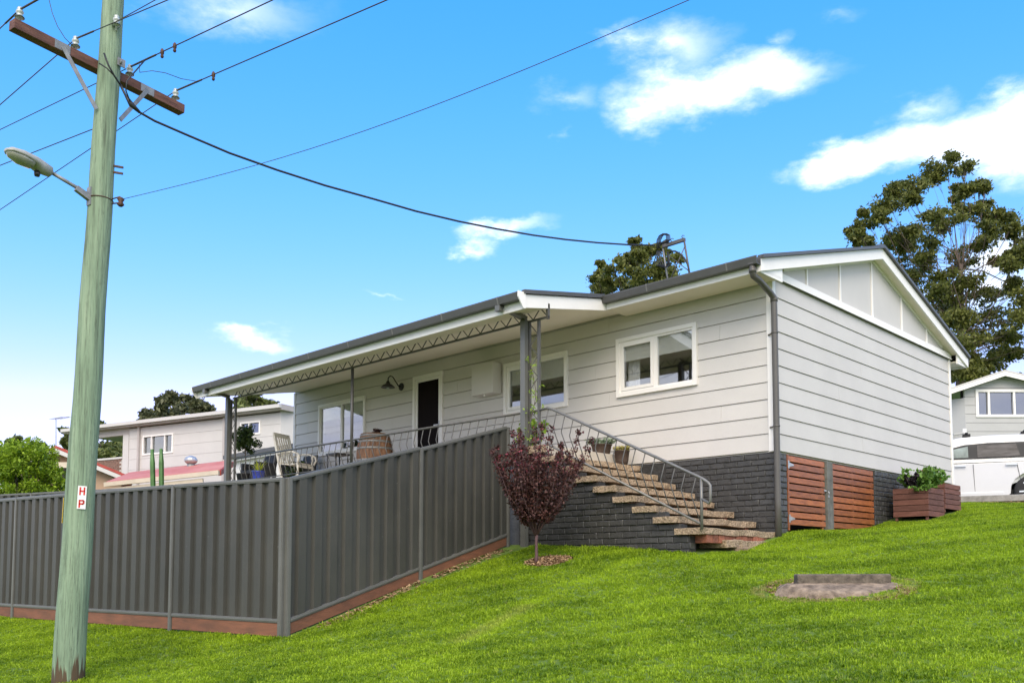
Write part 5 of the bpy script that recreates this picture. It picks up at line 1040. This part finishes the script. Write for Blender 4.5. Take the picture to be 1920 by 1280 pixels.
obj('boom', MB().tube([Vector(W(102, 784, 33.5)), Vector(W(130, 781, 33.5))], .010, 5), 'galv_dull', an)
for px in (104, 107, 110, 114, 119, 124): obj('element', MB().tube([Vector(W(px, 783.5, 33.5))-Vector((.1, .18, .05)), Vector(W(px, 783.5, 33.5))+Vector((.1, .18, .05))], .007, 4), 'galv_dull', an)
# patio with faded red roof
pa = thing('patio_roof', (*W(330, 900, 28)[:2], 0.), 'faded red patio roof with cream gutter and dark space beneath', 'patio'); r0, r1, r2, r3 = Vector(W(198, 903, 28)), Vector(W(412, 880, 27.4)), Vector(W(440, 861, 29.5)), Vector(W(243, 885, 30.6))
mb = MB(); mb.hexa([r0-Vector((0, 0, .05)), r1-Vector((0, 0, .05)), r2-Vector((0, 0, .05)), r3-Vector((0, 0, .05)), r0, r1, r2, r3]); obj('roof', mb, 'pink_roof', pa)
dd2 = (r1-r0).normalized(); obj('gutter', MB().beam(r0-Vector((0, 0, .09))-fwd*.06, r1-Vector((0, 0, .09))-fwd*.06, .10, .13), 'cream', pa); obj('fascia', MB().beam(r0-Vector((0, 0, .32)), r0.lerp(r1, .86)-Vector((0, 0, .32)), .06, .22), 'cream', pa); obj('barge', MB().beam(r1-Vector((0, 0, .10)), r2-Vector((0, 0, .10)), .08, .16), 'red_roof', pa)
for t in (.02, .62, .97):
    q = r0.lerp(r1, t); obj('post', MB().beam((q.x, q.y, 0), (q.x, q.y, q.z-.44), .1, .1, (fwd.x, fwd.y, 0)), 'cream', pa)
obj('back_wall', MB().hexa([(q.x, q.y, z) for z in (0., 1.9) for q in (r3+fwd*.1, r2+fwd*.1, r2+fwd*.2, r3+fwd*.2)]), 'n_tan', pa)
q = Vector(W(358, 868, 29.6)); wv = thing('roof_vent', q-Vector((0, 0, .15)), 'round spinning roof vent on the faded red roof', 'vent'); obj('base', MB().lathe(tuple(q-Vector((0, 0, .22))), [(.13, 0), (.12, .2)], 14), 'galv_dull', wv); obj('turbine', MB().lathe(tuple(q-Vector((0, 0, .02))), [(.13, 0), (.2, .06), (.21, .14), (.15, .22), (.05, .26)], 16), 'galv', wv)
# two tall cactus columns inside the fence
for (b_, t_, lab) in (((295, 905), (285, 842), 'taller leaning green cactus column behind the steel fence'), ((308, 905), (302, 841), 'upright green cactus column beside the leaning one')):
    lo, hi = Vector(W(*b_, 19.)), Vector(W(*t_, 19.)); g0 = Vector((lo.x, lo.y, gz1(lo.x, lo.y))); mb = MB(); V = []; n = 20
    for i, t in enumerate(np.linspace(0, 1, 10)):
        c = g0.lerp(hi, t)+Vector((0, 0, 0)); 
        for j in range(n): a = 2*math.pi*j/n; r = .045*(1+.22*math.cos(5*a))*(1 if i < 9 else .6); V.append((c.x+r*math.cos(a), c.y+r*math.sin(a), c.z))
    mb.add(V, [(i*n+j, i*n+(j+1) % n, (i+1)*n+(j+1) % n, (i+1)*n+j) for i in range(9) for j in range(n)], True); mb.f.append([9*n+j for j in range(n)])
    tag(obj('cactus', mb, 'cactus_green'), lab, 'cactus')
# low lean-to beside the house
l0, l1 = on(425, 858, 1, 1.2), on(553, 832, 1, 1.2); lt = thing('lean_to', (l0[0], 1.2, .1), 'low white lean-to with grey gutter beyond the veranda end', 'shed'); x0, x1 = float(l0[0]), LX-.03; zt3 = float(l1[2])
obj('wall', MB().box(x0+.15, x1, 1.35, 1.45, 0, zt3-.15), 'white_paint', lt); obj('roof', MB().prism([(x0, 1.2, zt3-.02), (x0, 3.6, zt3+.35), (x0, 3.6, zt3+.39), (x0, 1.2, zt3+.02)], (x1-x0, 0, 0)), 'roof_metal', lt); obj('gutter', MB().box(x0, x1, 1.08, 1.19, zt3-.11, zt3+.0), 'grey_metal', lt); obj('fascia', MB().box(x0+.02, x1, 1.20, 1.23, zt3-.2, zt3-.025), 'white_paint', lt)

# ------------------------------------------------------------------ driveway, car, house on the right
mb = MB(); kx = [-8, -4, -1, 1.2, 4, 8, 14]; 
V = [(x, 8.35+(x-.0)*.95 if False else 8.3+.35*max(x, -2), 1.475) for x in kx]+[(x, 16.5, 1.475) for x in kx]; mb.add(V, [(i, i+1, 7+i+1, 7+i) for i in range(6)]); struct(obj('driveway', mb, 'concrete', fix=False))
for i in range(6):
    a, b = Vector(V[i]), Vector(V[i+1]); kb = MB(); kb.beam(a+Vector((.01, 0, .03)), b+Vector((-.01, 0, .03)), .14, .14); struct(obj('kerb', kb, 'concrete', bevel=.015))
chips('gravel', 1.0, 8.25, 2.2, .35, 2600, .022, 'mulch_chip', 'strip of pinkish gravel between lawn and driveway kerb', 33, .02)
car_o = Vector(W(1872, 953, 21.9)); car_o.z = 1.48; cdir = (-rgt*.928+fwd*.37).normalized(); cx_, cy_ = cdir, Vector((-cdir.y, cdir.x, 0))     # forward, left
if cy_.dot(fwd) > 0: pass
cy_ = Vector((cdir.y, -cdir.x, 0)); 
if cy_.dot(fwd) < 0: cy_ = -cy_           # towards the far side
rw = Vector(W(1936, 953, 21.7)); rw.z = 1.48
CM = Matrix(((cx_.x, cy_.x, 0, rw.x), (cx_.y, cy_.y, 0, rw.y), (0, 0, 1, rw.z), (0, 0, 0, 1)))     # origin: under the near rear wheel; x forward, y to the far side
car = thing('parked_car', rw, 'white four-wheel-drive wagon parked on the driveway behind the house', 'car')
def cp(name, mb, m, parent=None, **k): mb.M = CM; return obj(name, mb, m, parent or car, **k)
def side(prof, y0, y1, inset): # side profile polygon between y0 (near) and y1 (far) with inset towards top
    zs = [p[1] for p in prof]; lo, hi = min(zs), max(zs); V = []; n = len(prof)
    f = lambda z: inset*((z-lo)/(hi-lo))**1.6
    mb = MB(); mb.add([(x, y0+f(z), z) for x, z in prof]+[(x, y1-f(z), z) for x, z in prof], [tuple(range(n)), tuple(range(n, 2*n))[::-1]]+[(i, n+i, n+(i+1) % n, (i+1) % n) for i in range(n)]); return mb
def arch(cx, r, a0, a1, n=9): return [(cx+r*math.cos(t), .39+r*math.sin(t)) for t in np.linspace(a0, a1, n)]
low = [(-.98, .55), (-1.0, .95), (-.93, 1.12), (3.0, 1.10), (3.35, 1.06), (3.7, .95), (3.78, .6), (3.7, .36), (3.3, .34)]+arch(2.83, .46, -.1, math.pi+.1)[0:]+[(2.3, .30), (.52, .30)]+arch(0, .46, -.1, math.pi+.1)+[(-.55, .38)]
cp('body', side(low, 0.0-.10, 1.78, .03), 'car_white', bevel=.02)
top = [(-.93, 1.11), (-.80, 1.62), (-.66, 1.74), (-.2, 1.79), (.9, 1.80), (1.5, 1.77), (1.82, 1.70), (2.55, 1.12)]
cp('cabin', side(top, -.08, 1.76, .17), 'car_white', bevel=.02)
def fin(z): return -.083+.17*((z-1.11)/(1.80-1.11))**1.6 if z > 1.11 else -.083
def sidepanel(poly, off, th=.012): mb = MB(); n = len(poly); mb.add([(x, fin(z)-off, z) for x, z in poly]+[(x, fin(z)-off+th, z) for x, z in poly], [tuple(range(n))]+[tuple(range(n, 2*n))[::-1]]+[(i, (i+1) % n, n+(i+1) % n, n+i) for i in range(n)]); return mb
cp('window_surround', sidepanel([(-.72, 1.22), (-.62, 1.55), (-.2, 1.595), (.9, 1.605), (1.42, 1.575), (1.72, 1.50), (2.12, 1.22)], .006, .01), 'car_black')
for poly, m in (([(1.34, 1.25), (1.34, 1.535), (1.64, 1.475), (1.98, 1.25)], 'glass_car_front'), ([(.22, 1.25), (.30, 1.555), (1.14, 1.555), (1.14, 1.25)], 'glass_car'), ([(-.6, 1.26), (-.52, 1.50), (.12, 1.55), (.04, 1.26)], 'glass_car')): cp('side_window', sidepanel(poly, .014, .005), m)
for x in (.42, 1.52): cp('door_handle', MB().box(x-.12, x+.12, -.135, -.10, 1.035, 1.065), 'chrome')
for x0_, x1_ in ((1.24, 1.22), (.30, .20)): cp('door_seam', MB().hexa([(x1_-.004, -.1025, .42), (x1_+.004, -.1025, .42), (x1_+.004, -.09, .42), (x1_-.004, -.09, .42), (x0_-.004, -.0965, 1.08), (x0_+.004, -.0965, 1.08), (x0_+.004, -.08, 1.08), (x0_-.004, -.08, 1.08)]), 'car_black')
cp('sill', MB().box(.6, 2.25, -.12, -.05, .30, .40), 'car_white', bevel=.015)
for x in (.08, 1.35):
    for y in (.12, 1.56): cp('rack_foot', MB().box(x-.09, x+.09, y-.03, y+.03, 1.765, 1.86), 'car_black', bevel=.01)
    cp('roof_bar', MB().box(x-.035, x+.035, .05, 1.63, 1.86, 1.89), 'car_black', bevel=.01)
for x in (0, 2.83):
    for y, sg in ((-.06, -1), (1.73, 1)):
        wh_ = cp('wheel', MB().lathe((x, y, .39), [(.29, -.11), (.36, -.105), (.385, -.08), (.385, .08), (.36, .105), (.29, .11)], 32, 'y'), 'tyre')
        rim = MB(); rim.lathe((x, y, .39), [(.295, -.10), (.295, .10)], 28, 'y'); cp('rim_well', rim, 'car_black', wh_)
        sp_ = MB(); yy = y+sg*.105
        for i in range(10):
            a = 2*math.pi*i/10+.1; sp_.beam((x+.06*math.cos(a), yy, .39+.06*math.sin(a)), (x+.285*math.cos(a+(.12 if i % 2 else -.12)), yy, .39+.285*math.sin(a+(.12 if i % 2 else -.12))), .035, .02, (0, 1, 0))
        sp_.lathe((x, yy, .39), [(.07, -.012), (.07, .012)], 16, 'y'); cp('rim', sp_, 'chrome', wh_)
cp('underbody', MB().box(-.9, 3.6, .05, 1.6, .22, .45), 'car_black')
# grey neighbour house
nh = thing('grey_house', (*W(1880, 800, 31)[:2], 1.8), 'pale grey weatherboard house with low gable and wide window behind the car', 'house')
g1, g2, ga = W(1808, 727, 31), W(1985, 735, 31), W(1886, 699, 31); A = Vector((g1[0], g1[1], 0)); d = Vector((g2[0]-g1[0], g2[1]-g1[1], 0)); Lw = d.length; d.normalize(); nn = Vector((d.y, -d.x, 0)); 
if nn.dot(Vector(CAM)-A) < 0: nn = -nn
zt4 = float(g1[2]); s_ap = colS(1886); wI = (colS(1843), colS(1960), zat(1880, 777), zat(1880, 735)); fg = group_part('front_wall', (A.x, A.y, 2), nh); hb = .3; z = zt4-.05
rows = int((zt4-1.8)/hb)+1
for i in range(rows):
    for (u, v, za, zb_) in cut([(0, Lw, zt4-(i+1)*hb, zt4-i*hb-.012)], [wI]): panel('weatherboard', A, d, nn, u, v, za, zb_, -.1, 0, 'n_grey', fg)
gzp = float(ga[2])-.12; zq = zt4
while zq < gzp-.08:
    t = (gzp-zq)/(gzp-zt4); t2 = (gzp-min(gzp, zq+hb))/(gzp-zt4); L0, L1_ = s_ap-t*s_ap, s_ap-t2*s_ap; R0, R1_ = s_ap+t*(Lw-s_ap), s_ap+t2*(Lw-s_ap)
    mb = MB(); mb.prism([pl(A, d, nn, L0, zq+.002), pl(A, d, nn, R0, zq+.002), pl(A, d, nn, R1_, min(gzp, zq+hb)-.01), pl(A, d, nn, L1_, min(gzp, zq+hb)-.01)], -nn*.1); obj('weatherboard', mb, 'n_grey', fg); zq += hb
panel('interior', A, d, nn, 0.1, Lw, 1.8, zt4, -.5, -.45, 'interior', nh)
for (s0, z0q, s1, z1q) in ((-.75, zt4-.16, s_ap, gzp+.1), (Lw+.7, zt4-.16, s_ap, gzp+.1)):
    pA, pB = pl(A, d, nn, s0, z0q, .35), pl(A, d, nn, s1, z1q, .35); mb = MB(); mb.prism([pA, pB, pB-Vector((0, 0, .15)), pA-Vector((0, 0, .15))], -nn*.04); obj('bargeboard', mb, 'white_paint', nh)
    mb = MB(); mb.prism([pA+Vector((0, 0, .06)), pB+Vector((0, 0, .06)), pB+Vector((0, 0, .01)), pA+Vector((0, 0, .01))], -nn*7); obj('roof', mb, 'n_white', nh)
wn = group_part('window', tuple(pl(A, d, nn, wI[0], wI[2])), nh); f = .09
for (s0, s1, q0, q1) in ((wI[0]-f, wI[0], wI[2]-f, wI[3]+f), (wI[1], wI[1]+f, wI[2]-f, wI[3]+f), (wI[0], wI[1], wI[3], wI[3]+f), (wI[0], wI[1], wI[2]-f, wI[2])): panel('frame', A, d, nn, s0, s1, q0, q1, -.06, .04, 'white_paint', wn)
cu = [wI[0], colS(1863), colS(1911), wI[1]]
for i in range(3):
    panel('pane', A, d, nn, cu[i]+.03, cu[i+1]-.03, wI[2], wI[3], -.05, -.04, 'glass_far', wn)
    if i: panel('mullion', A, d, nn, cu[i]-.035, cu[i]+.035, wI[2], wI[3], -.06, .03, 'white_paint', wn)
# its side wing and porch rail towards our house
q = pl(A, d, nn, 0, 0); sdv = (-rgt*.75+fwd*.66).normalized(); fo = facade((q.x, q.y), (q.x+sdv.x*6, q.y+sdv.y*6), 1.8, zt4-.35, .1, 'n_grey', nh, 'side_wall')
p0, p1 = Vector(W(1787, 815, 29)), Vector(W(1809, 812, 29)); pr2 = thing('porch_rail', (p0.x, p0.y, 1.7), 'grey slatted porch railing between our gable and the grey house', 'railing')
for i in range(9): q = p0.lerp(p1, i/8); obj('slat', MB().box(q.x-.015, q.x+.015, q.y-.015, q.y+.015, 1.7, q.z), 'n_grey', pr2)
obj('top_rail', MB().beam(p0+Vector((0, 0, .02)), p1+Vector((0, 0, .02)), .06, .05), 'n_grey', pr2); obj('post', MB().beam((p1.x, p1.y, 1.7), (p1.x, p1.y, p1.z+.15), .09, .09, (0, 1, 0)), 'white_paint', pr2)

# ------------------------------------------------------------------ grass
tv = []; gg = np.random.default_rng(5); NT = 4; tufts = []
for k in range(NT):
    V, Fq, lv = [], [], []
    for i in range(15):
        a = gg.uniform(0, 6.283); r = .030*math.sqrt(gg.random()); x, y = r*math.cos(a), r*math.sin(a); b = gg.uniform(0, 6.283); ln = gg.uniform(.4, 1.0)*.046; lean = gg.uniform(.3, 1.35); w = .0032; dx, dy = math.cos(b), math.sin(b); o = len(V)
        V += [(x-dy*w, y+dx*w, -.01), (x+dy*w, y-dx*w, -.01), (x+dx*lean*ln*.35+dy*w*.8, y+dy*lean*ln*.35-dx*w*.8, ln*.6), (x+dx*lean*ln*.35-dy*w*.8, y+dy*lean*ln*.35+dx*w*.8, ln*.6), (x+dx*lean*ln*.9, y+dy*lean*ln*.9, ln*(1-.25*lean))]
        Fq += [(o, o+1, o+2, o+3), (o+3, o+2, o+4)]; lv += [float(np.clip(.5+.25*gg.normal(), 0, 1))]*5
    me = bpy.data.meshes.new('grass_tuft'); me.from_pydata(V, [], Fq); at = me.attributes.new('lv', 'FLOAT', 'POINT'); at.data.foreach_set('value', lv); me.materials.append(MATS['grass_blade']); tufts.append(me)
# patches of lighter, drier turf over the lawn
gm = MATS['grass_blade']; n, l = gm.node_tree.nodes, gm.node_tree.links; crn = n[gm['ramp']]; lk_ = [x for x in l if x.to_node == crn][0]; srcs = lk_.from_socket; geo = n.new('ShaderNodeNewGeometry'); nn1 = n.new('ShaderNodeTexNoise'); nn1.inputs['Scale'].default_value = .9; nn1.inputs['Detail'].default_value = 6; nn1.inputs['Roughness'].default_value = .65; l.new(geo.outputs['Position'], nn1.inputs['Vector'])
q1 = n.new('ShaderNodeMath'); q1.operation = 'MULTIPLY_ADD'; l.new(nn1.outputs['Fac'], q1.inputs[0]); q1.inputs[1].default_value = 1.1; q1.inputs[2].default_value = -.52; q2 = n.new('ShaderNodeMath'); q2.operation = 'ADD'; l.new(srcs, q2.inputs[0]); l.new(q1.outputs[0], q2.inputs[1]); 
ta = n.new('ShaderNodeAttribute'); ta.attribute_type = 'INSTANCER'; ta.attribute_name = 'tone'; q3 = n.new('ShaderNodeMath'); q3.operation = 'ADD'; l.new(q2.outputs[0], q3.inputs[0]); l.new(ta.outputs['Fac'], q3.inputs[1]); l.new(q3.outputs[0], crn.inputs[0])
da = n.new('ShaderNodeAttribute'); da.attribute_type = 'INSTANCER'; da.attribute_name = 'dry'; mxd = n.new('ShaderNodeMix'); mxd.data_type = 'RGBA'; l.new(da.outputs['Fac'], mxd.inputs['Factor']); mxd.inputs[7].default_value = (.50, .42, .17, 1)
tg_ = [x.to_socket for x in crn.outputs[0].links]; l.new(crn.outputs[0], mxd.inputs[6])
for sk in tg_: l.new(mxd.outputs[2], sk)

gx = np.random.default_rng(15); PT = []
NP = 520000; X = gx.uniform(-16, 9, NP); Y = gx.uniform(-13, 9.5, NP)
vx, vy = X-CAM[0], Y-CAM[1]; Fd = -math.sin(YAW)*vx+math.cos(YAW)*vy; Rt = math.cos(YAW)*vx+math.sin(YAW)*vy
ok = (Fd > 4.2) & (np.abs(Rt) < Fd*.62+.8)
def left_of(ax, ay, bx, by): return (bx-ax)*(Y-ay)-(by-ay)*(X-ax)
inA = (X < -2.9) & (Y > -6.50+(X+2.96)*.155-.04); inB = (Y > -6.5) & (X < -2.90-.47*((Y+6.44)/4.2)+.12*(gx.random(NP)))
ok &= ~(inA | inB); ok &= ~((Y > -2.13) & (X < .04+.03*gx.random(NP))); ok &= ~((X > -.4) & (X < .14) & (Y > -1.6) & (Y < 0)); ok &= ~((Y > 3.9) & (Y < 5.7) & (X < .8)); ok &= Y < 8.0+.35*np.maximum(X, -2)
mm = ((X-sx0-.1)/.36)**2+((Y-sy0-.14)/.30)**2; ok &= mm > .75+.5*gx.random(NP)
u_ = (X-pm.x)*px_.x+(Y-pm.y)*px_.y; v_ = (X-pm.x)*pf.x+(Y-pm.y)*pf.y; ok &= (u_/(lk*.5+.20))**2+(v_/.50)**2 > .95+.22*gx.normal(size=NP)
ok &= ((X-pb.x)**2+(Y-pb.y)**2) > .19**2
X, Y = X[ok], Y[ok]; Z = gz(X, Y)-.004
# thin where it is far away
sel = gx.random(len(X)) < np.clip(1.25-(Fd[ok]-8)*.05, .5, 1); X, Y, Z = X[sel], Y[sel], Z[sel]
tobs = []
for k, me in enumerate(tufts): tobs.append(bpy.data.objects.new('grass_tuft_source', me))
ng = bpy.data.node_groups.new('grass_scatter', 'GeometryNodeTree'); ng.interface.new_socket('Geometry', in_out='INPUT', socket_type='NodeSocketGeometry'); ng.interface.new_socket('Geometry', in_out='OUTPUT', socket_type='NodeSocketGeometry')
n, l = ng.nodes, ng.links; gi, go = n.new('NodeGroupInput'), n.new('NodeGroupOutput'); jn = n.new('GeometryNodeJoinGeometry'); gti = n.new('GeometryNodeGeometryToInstance')
for o in tobs:
    oi = n.new('GeometryNodeObjectInfo'); oi.inputs['Object'].default_value = o; oi.inputs['As Instance'].default_value = True; l.new(oi.outputs['Geometry'], gti.inputs[0])
iop = n.new('GeometryNodeInstanceOnPoints'); l.new(gi.outputs[0], iop.inputs['Points']); l.new(gti.outputs[0], iop.inputs['Instance']); iop.inputs['Pick Instance'].default_value = True
gti2 = n.new('GeometryNodeJoinGeometry'); n.remove(gti)
for nd in [q for q in n if q.type == 'OBJECT_INFO']: l.new(nd.outputs['Geometry'], gti2.inputs[0])
l.new(gti2.outputs[0], iop.inputs['Instance'])
rv = n.new('FunctionNodeRandomValue'); rv.data_type = 'FLOAT_VECTOR'; rv.inputs[0].default_value = (-.18, -.18, 0); rv.inputs[1].default_value = (.18, .18, 6.283); l.new(rv.outputs[0], iop.inputs['Rotation'])
sa_ = n.new('GeometryNodeInputNamedAttribute'); sa_.data_type = 'FLOAT'; sa_.inputs[0].default_value = 'gs'; l.new(sa_.outputs[0], iop.inputs['Scale']); l.new(iop.outputs[0], go.inputs[0])
me = bpy.data.meshes.new('grass'); me.vertices.add(len(X)); me.vertices.foreach_set('co', np.stack([X, Y, Z], 1).astype(np.float32).ravel()); at = me.attributes.new('gs', 'FLOAT', 'POINT')
hn = .5+.25*np.sin(X*2.1+1.3*np.sin(Y*1.7))*np.sin(Y*2.6+X*.8)+.25*np.sin(X*6.3+Y*4.1)*np.sin(Y*7.7-X*3.2)
edge = .9*np.exp(-(np.hypot(X-pb.x, Y-pb.y)-.2)**2/.012)+np.exp(-np.clip(-2.13-Y, 0, 9)/.12)*((X > -3) & (X < 0))+np.exp(-np.clip(Y+6.6, -9, 9)**2/.03)*(X < -2.9)
at.data.foreach_set('value', ((.62+.45*hn+.5*edge)*gx.uniform(.7, 1.3, len(X))).astype(np.float32)); 
def streak(a, b, w): # pale line left by traffic over the lawn
    ax, ay = a; bx, by = b; L2 = math.hypot(bx-ax, by-ay); t = np.clip(((X-ax)*(bx-ax)+(Y-ay)*(by-ay))/L2**2, 0, 1); return np.exp(-((X-ax-t*(bx-ax))**2+(Y-ay-t*(by-ay))**2)/w**2)
def ground_at(px, py):
    F = 5.0
    while F < 25:
        q = W(px, py, F)
        if gz1(q[0], q[1]) >= q[2]: return (q[0], q[1])
        F += .1
    return (q[0], q[1])
tone = .25*streak(ground_at(760, 1262), ground_at(1000, 1130), .16)+.25*streak(ground_at(1000, 1130), ground_at(1180, 1055), .18)+.11*np.sin(X*1.3+Y*2.9)*np.sin(Y*1.1-X*.9)+.10*np.sin((X*.72-Y*.69)*9)+.07*gx.normal(size=len(X))
dry = np.clip(  .3*streak(ground_at(860, 1205), ground_at(985, 1140), .12)+.3*(gx.random(len(X)) < .015)+.8*(np.abs((u_[ok][sel]/(lk*.5+.22))**2+(v_[ok][sel]/.56)**2-1.15) < .25)*gx.random(len(X)), 0, 1)
for nm_, ar in (('tone', tone), ('dry', dry)):
    at = me.attributes.new(nm_, 'FLOAT', 'POINT'); at.data.foreach_set('value', ar.astype(np.float32))
me.update(); me.materials.append(MATS['grass_blade'])
go_ = bpy.data.objects.new('grass', me); link(go_, (0, 0, 0), None); tag(go_, 'short bright green mown grass covering the sloping lawn', 'grass', kind='stuff'); md = go_.modifiers.new('scatter', 'NODES'); md.node_group = ng
print('grass tufts', len(X), 'objects', len(bpy.data.objects))
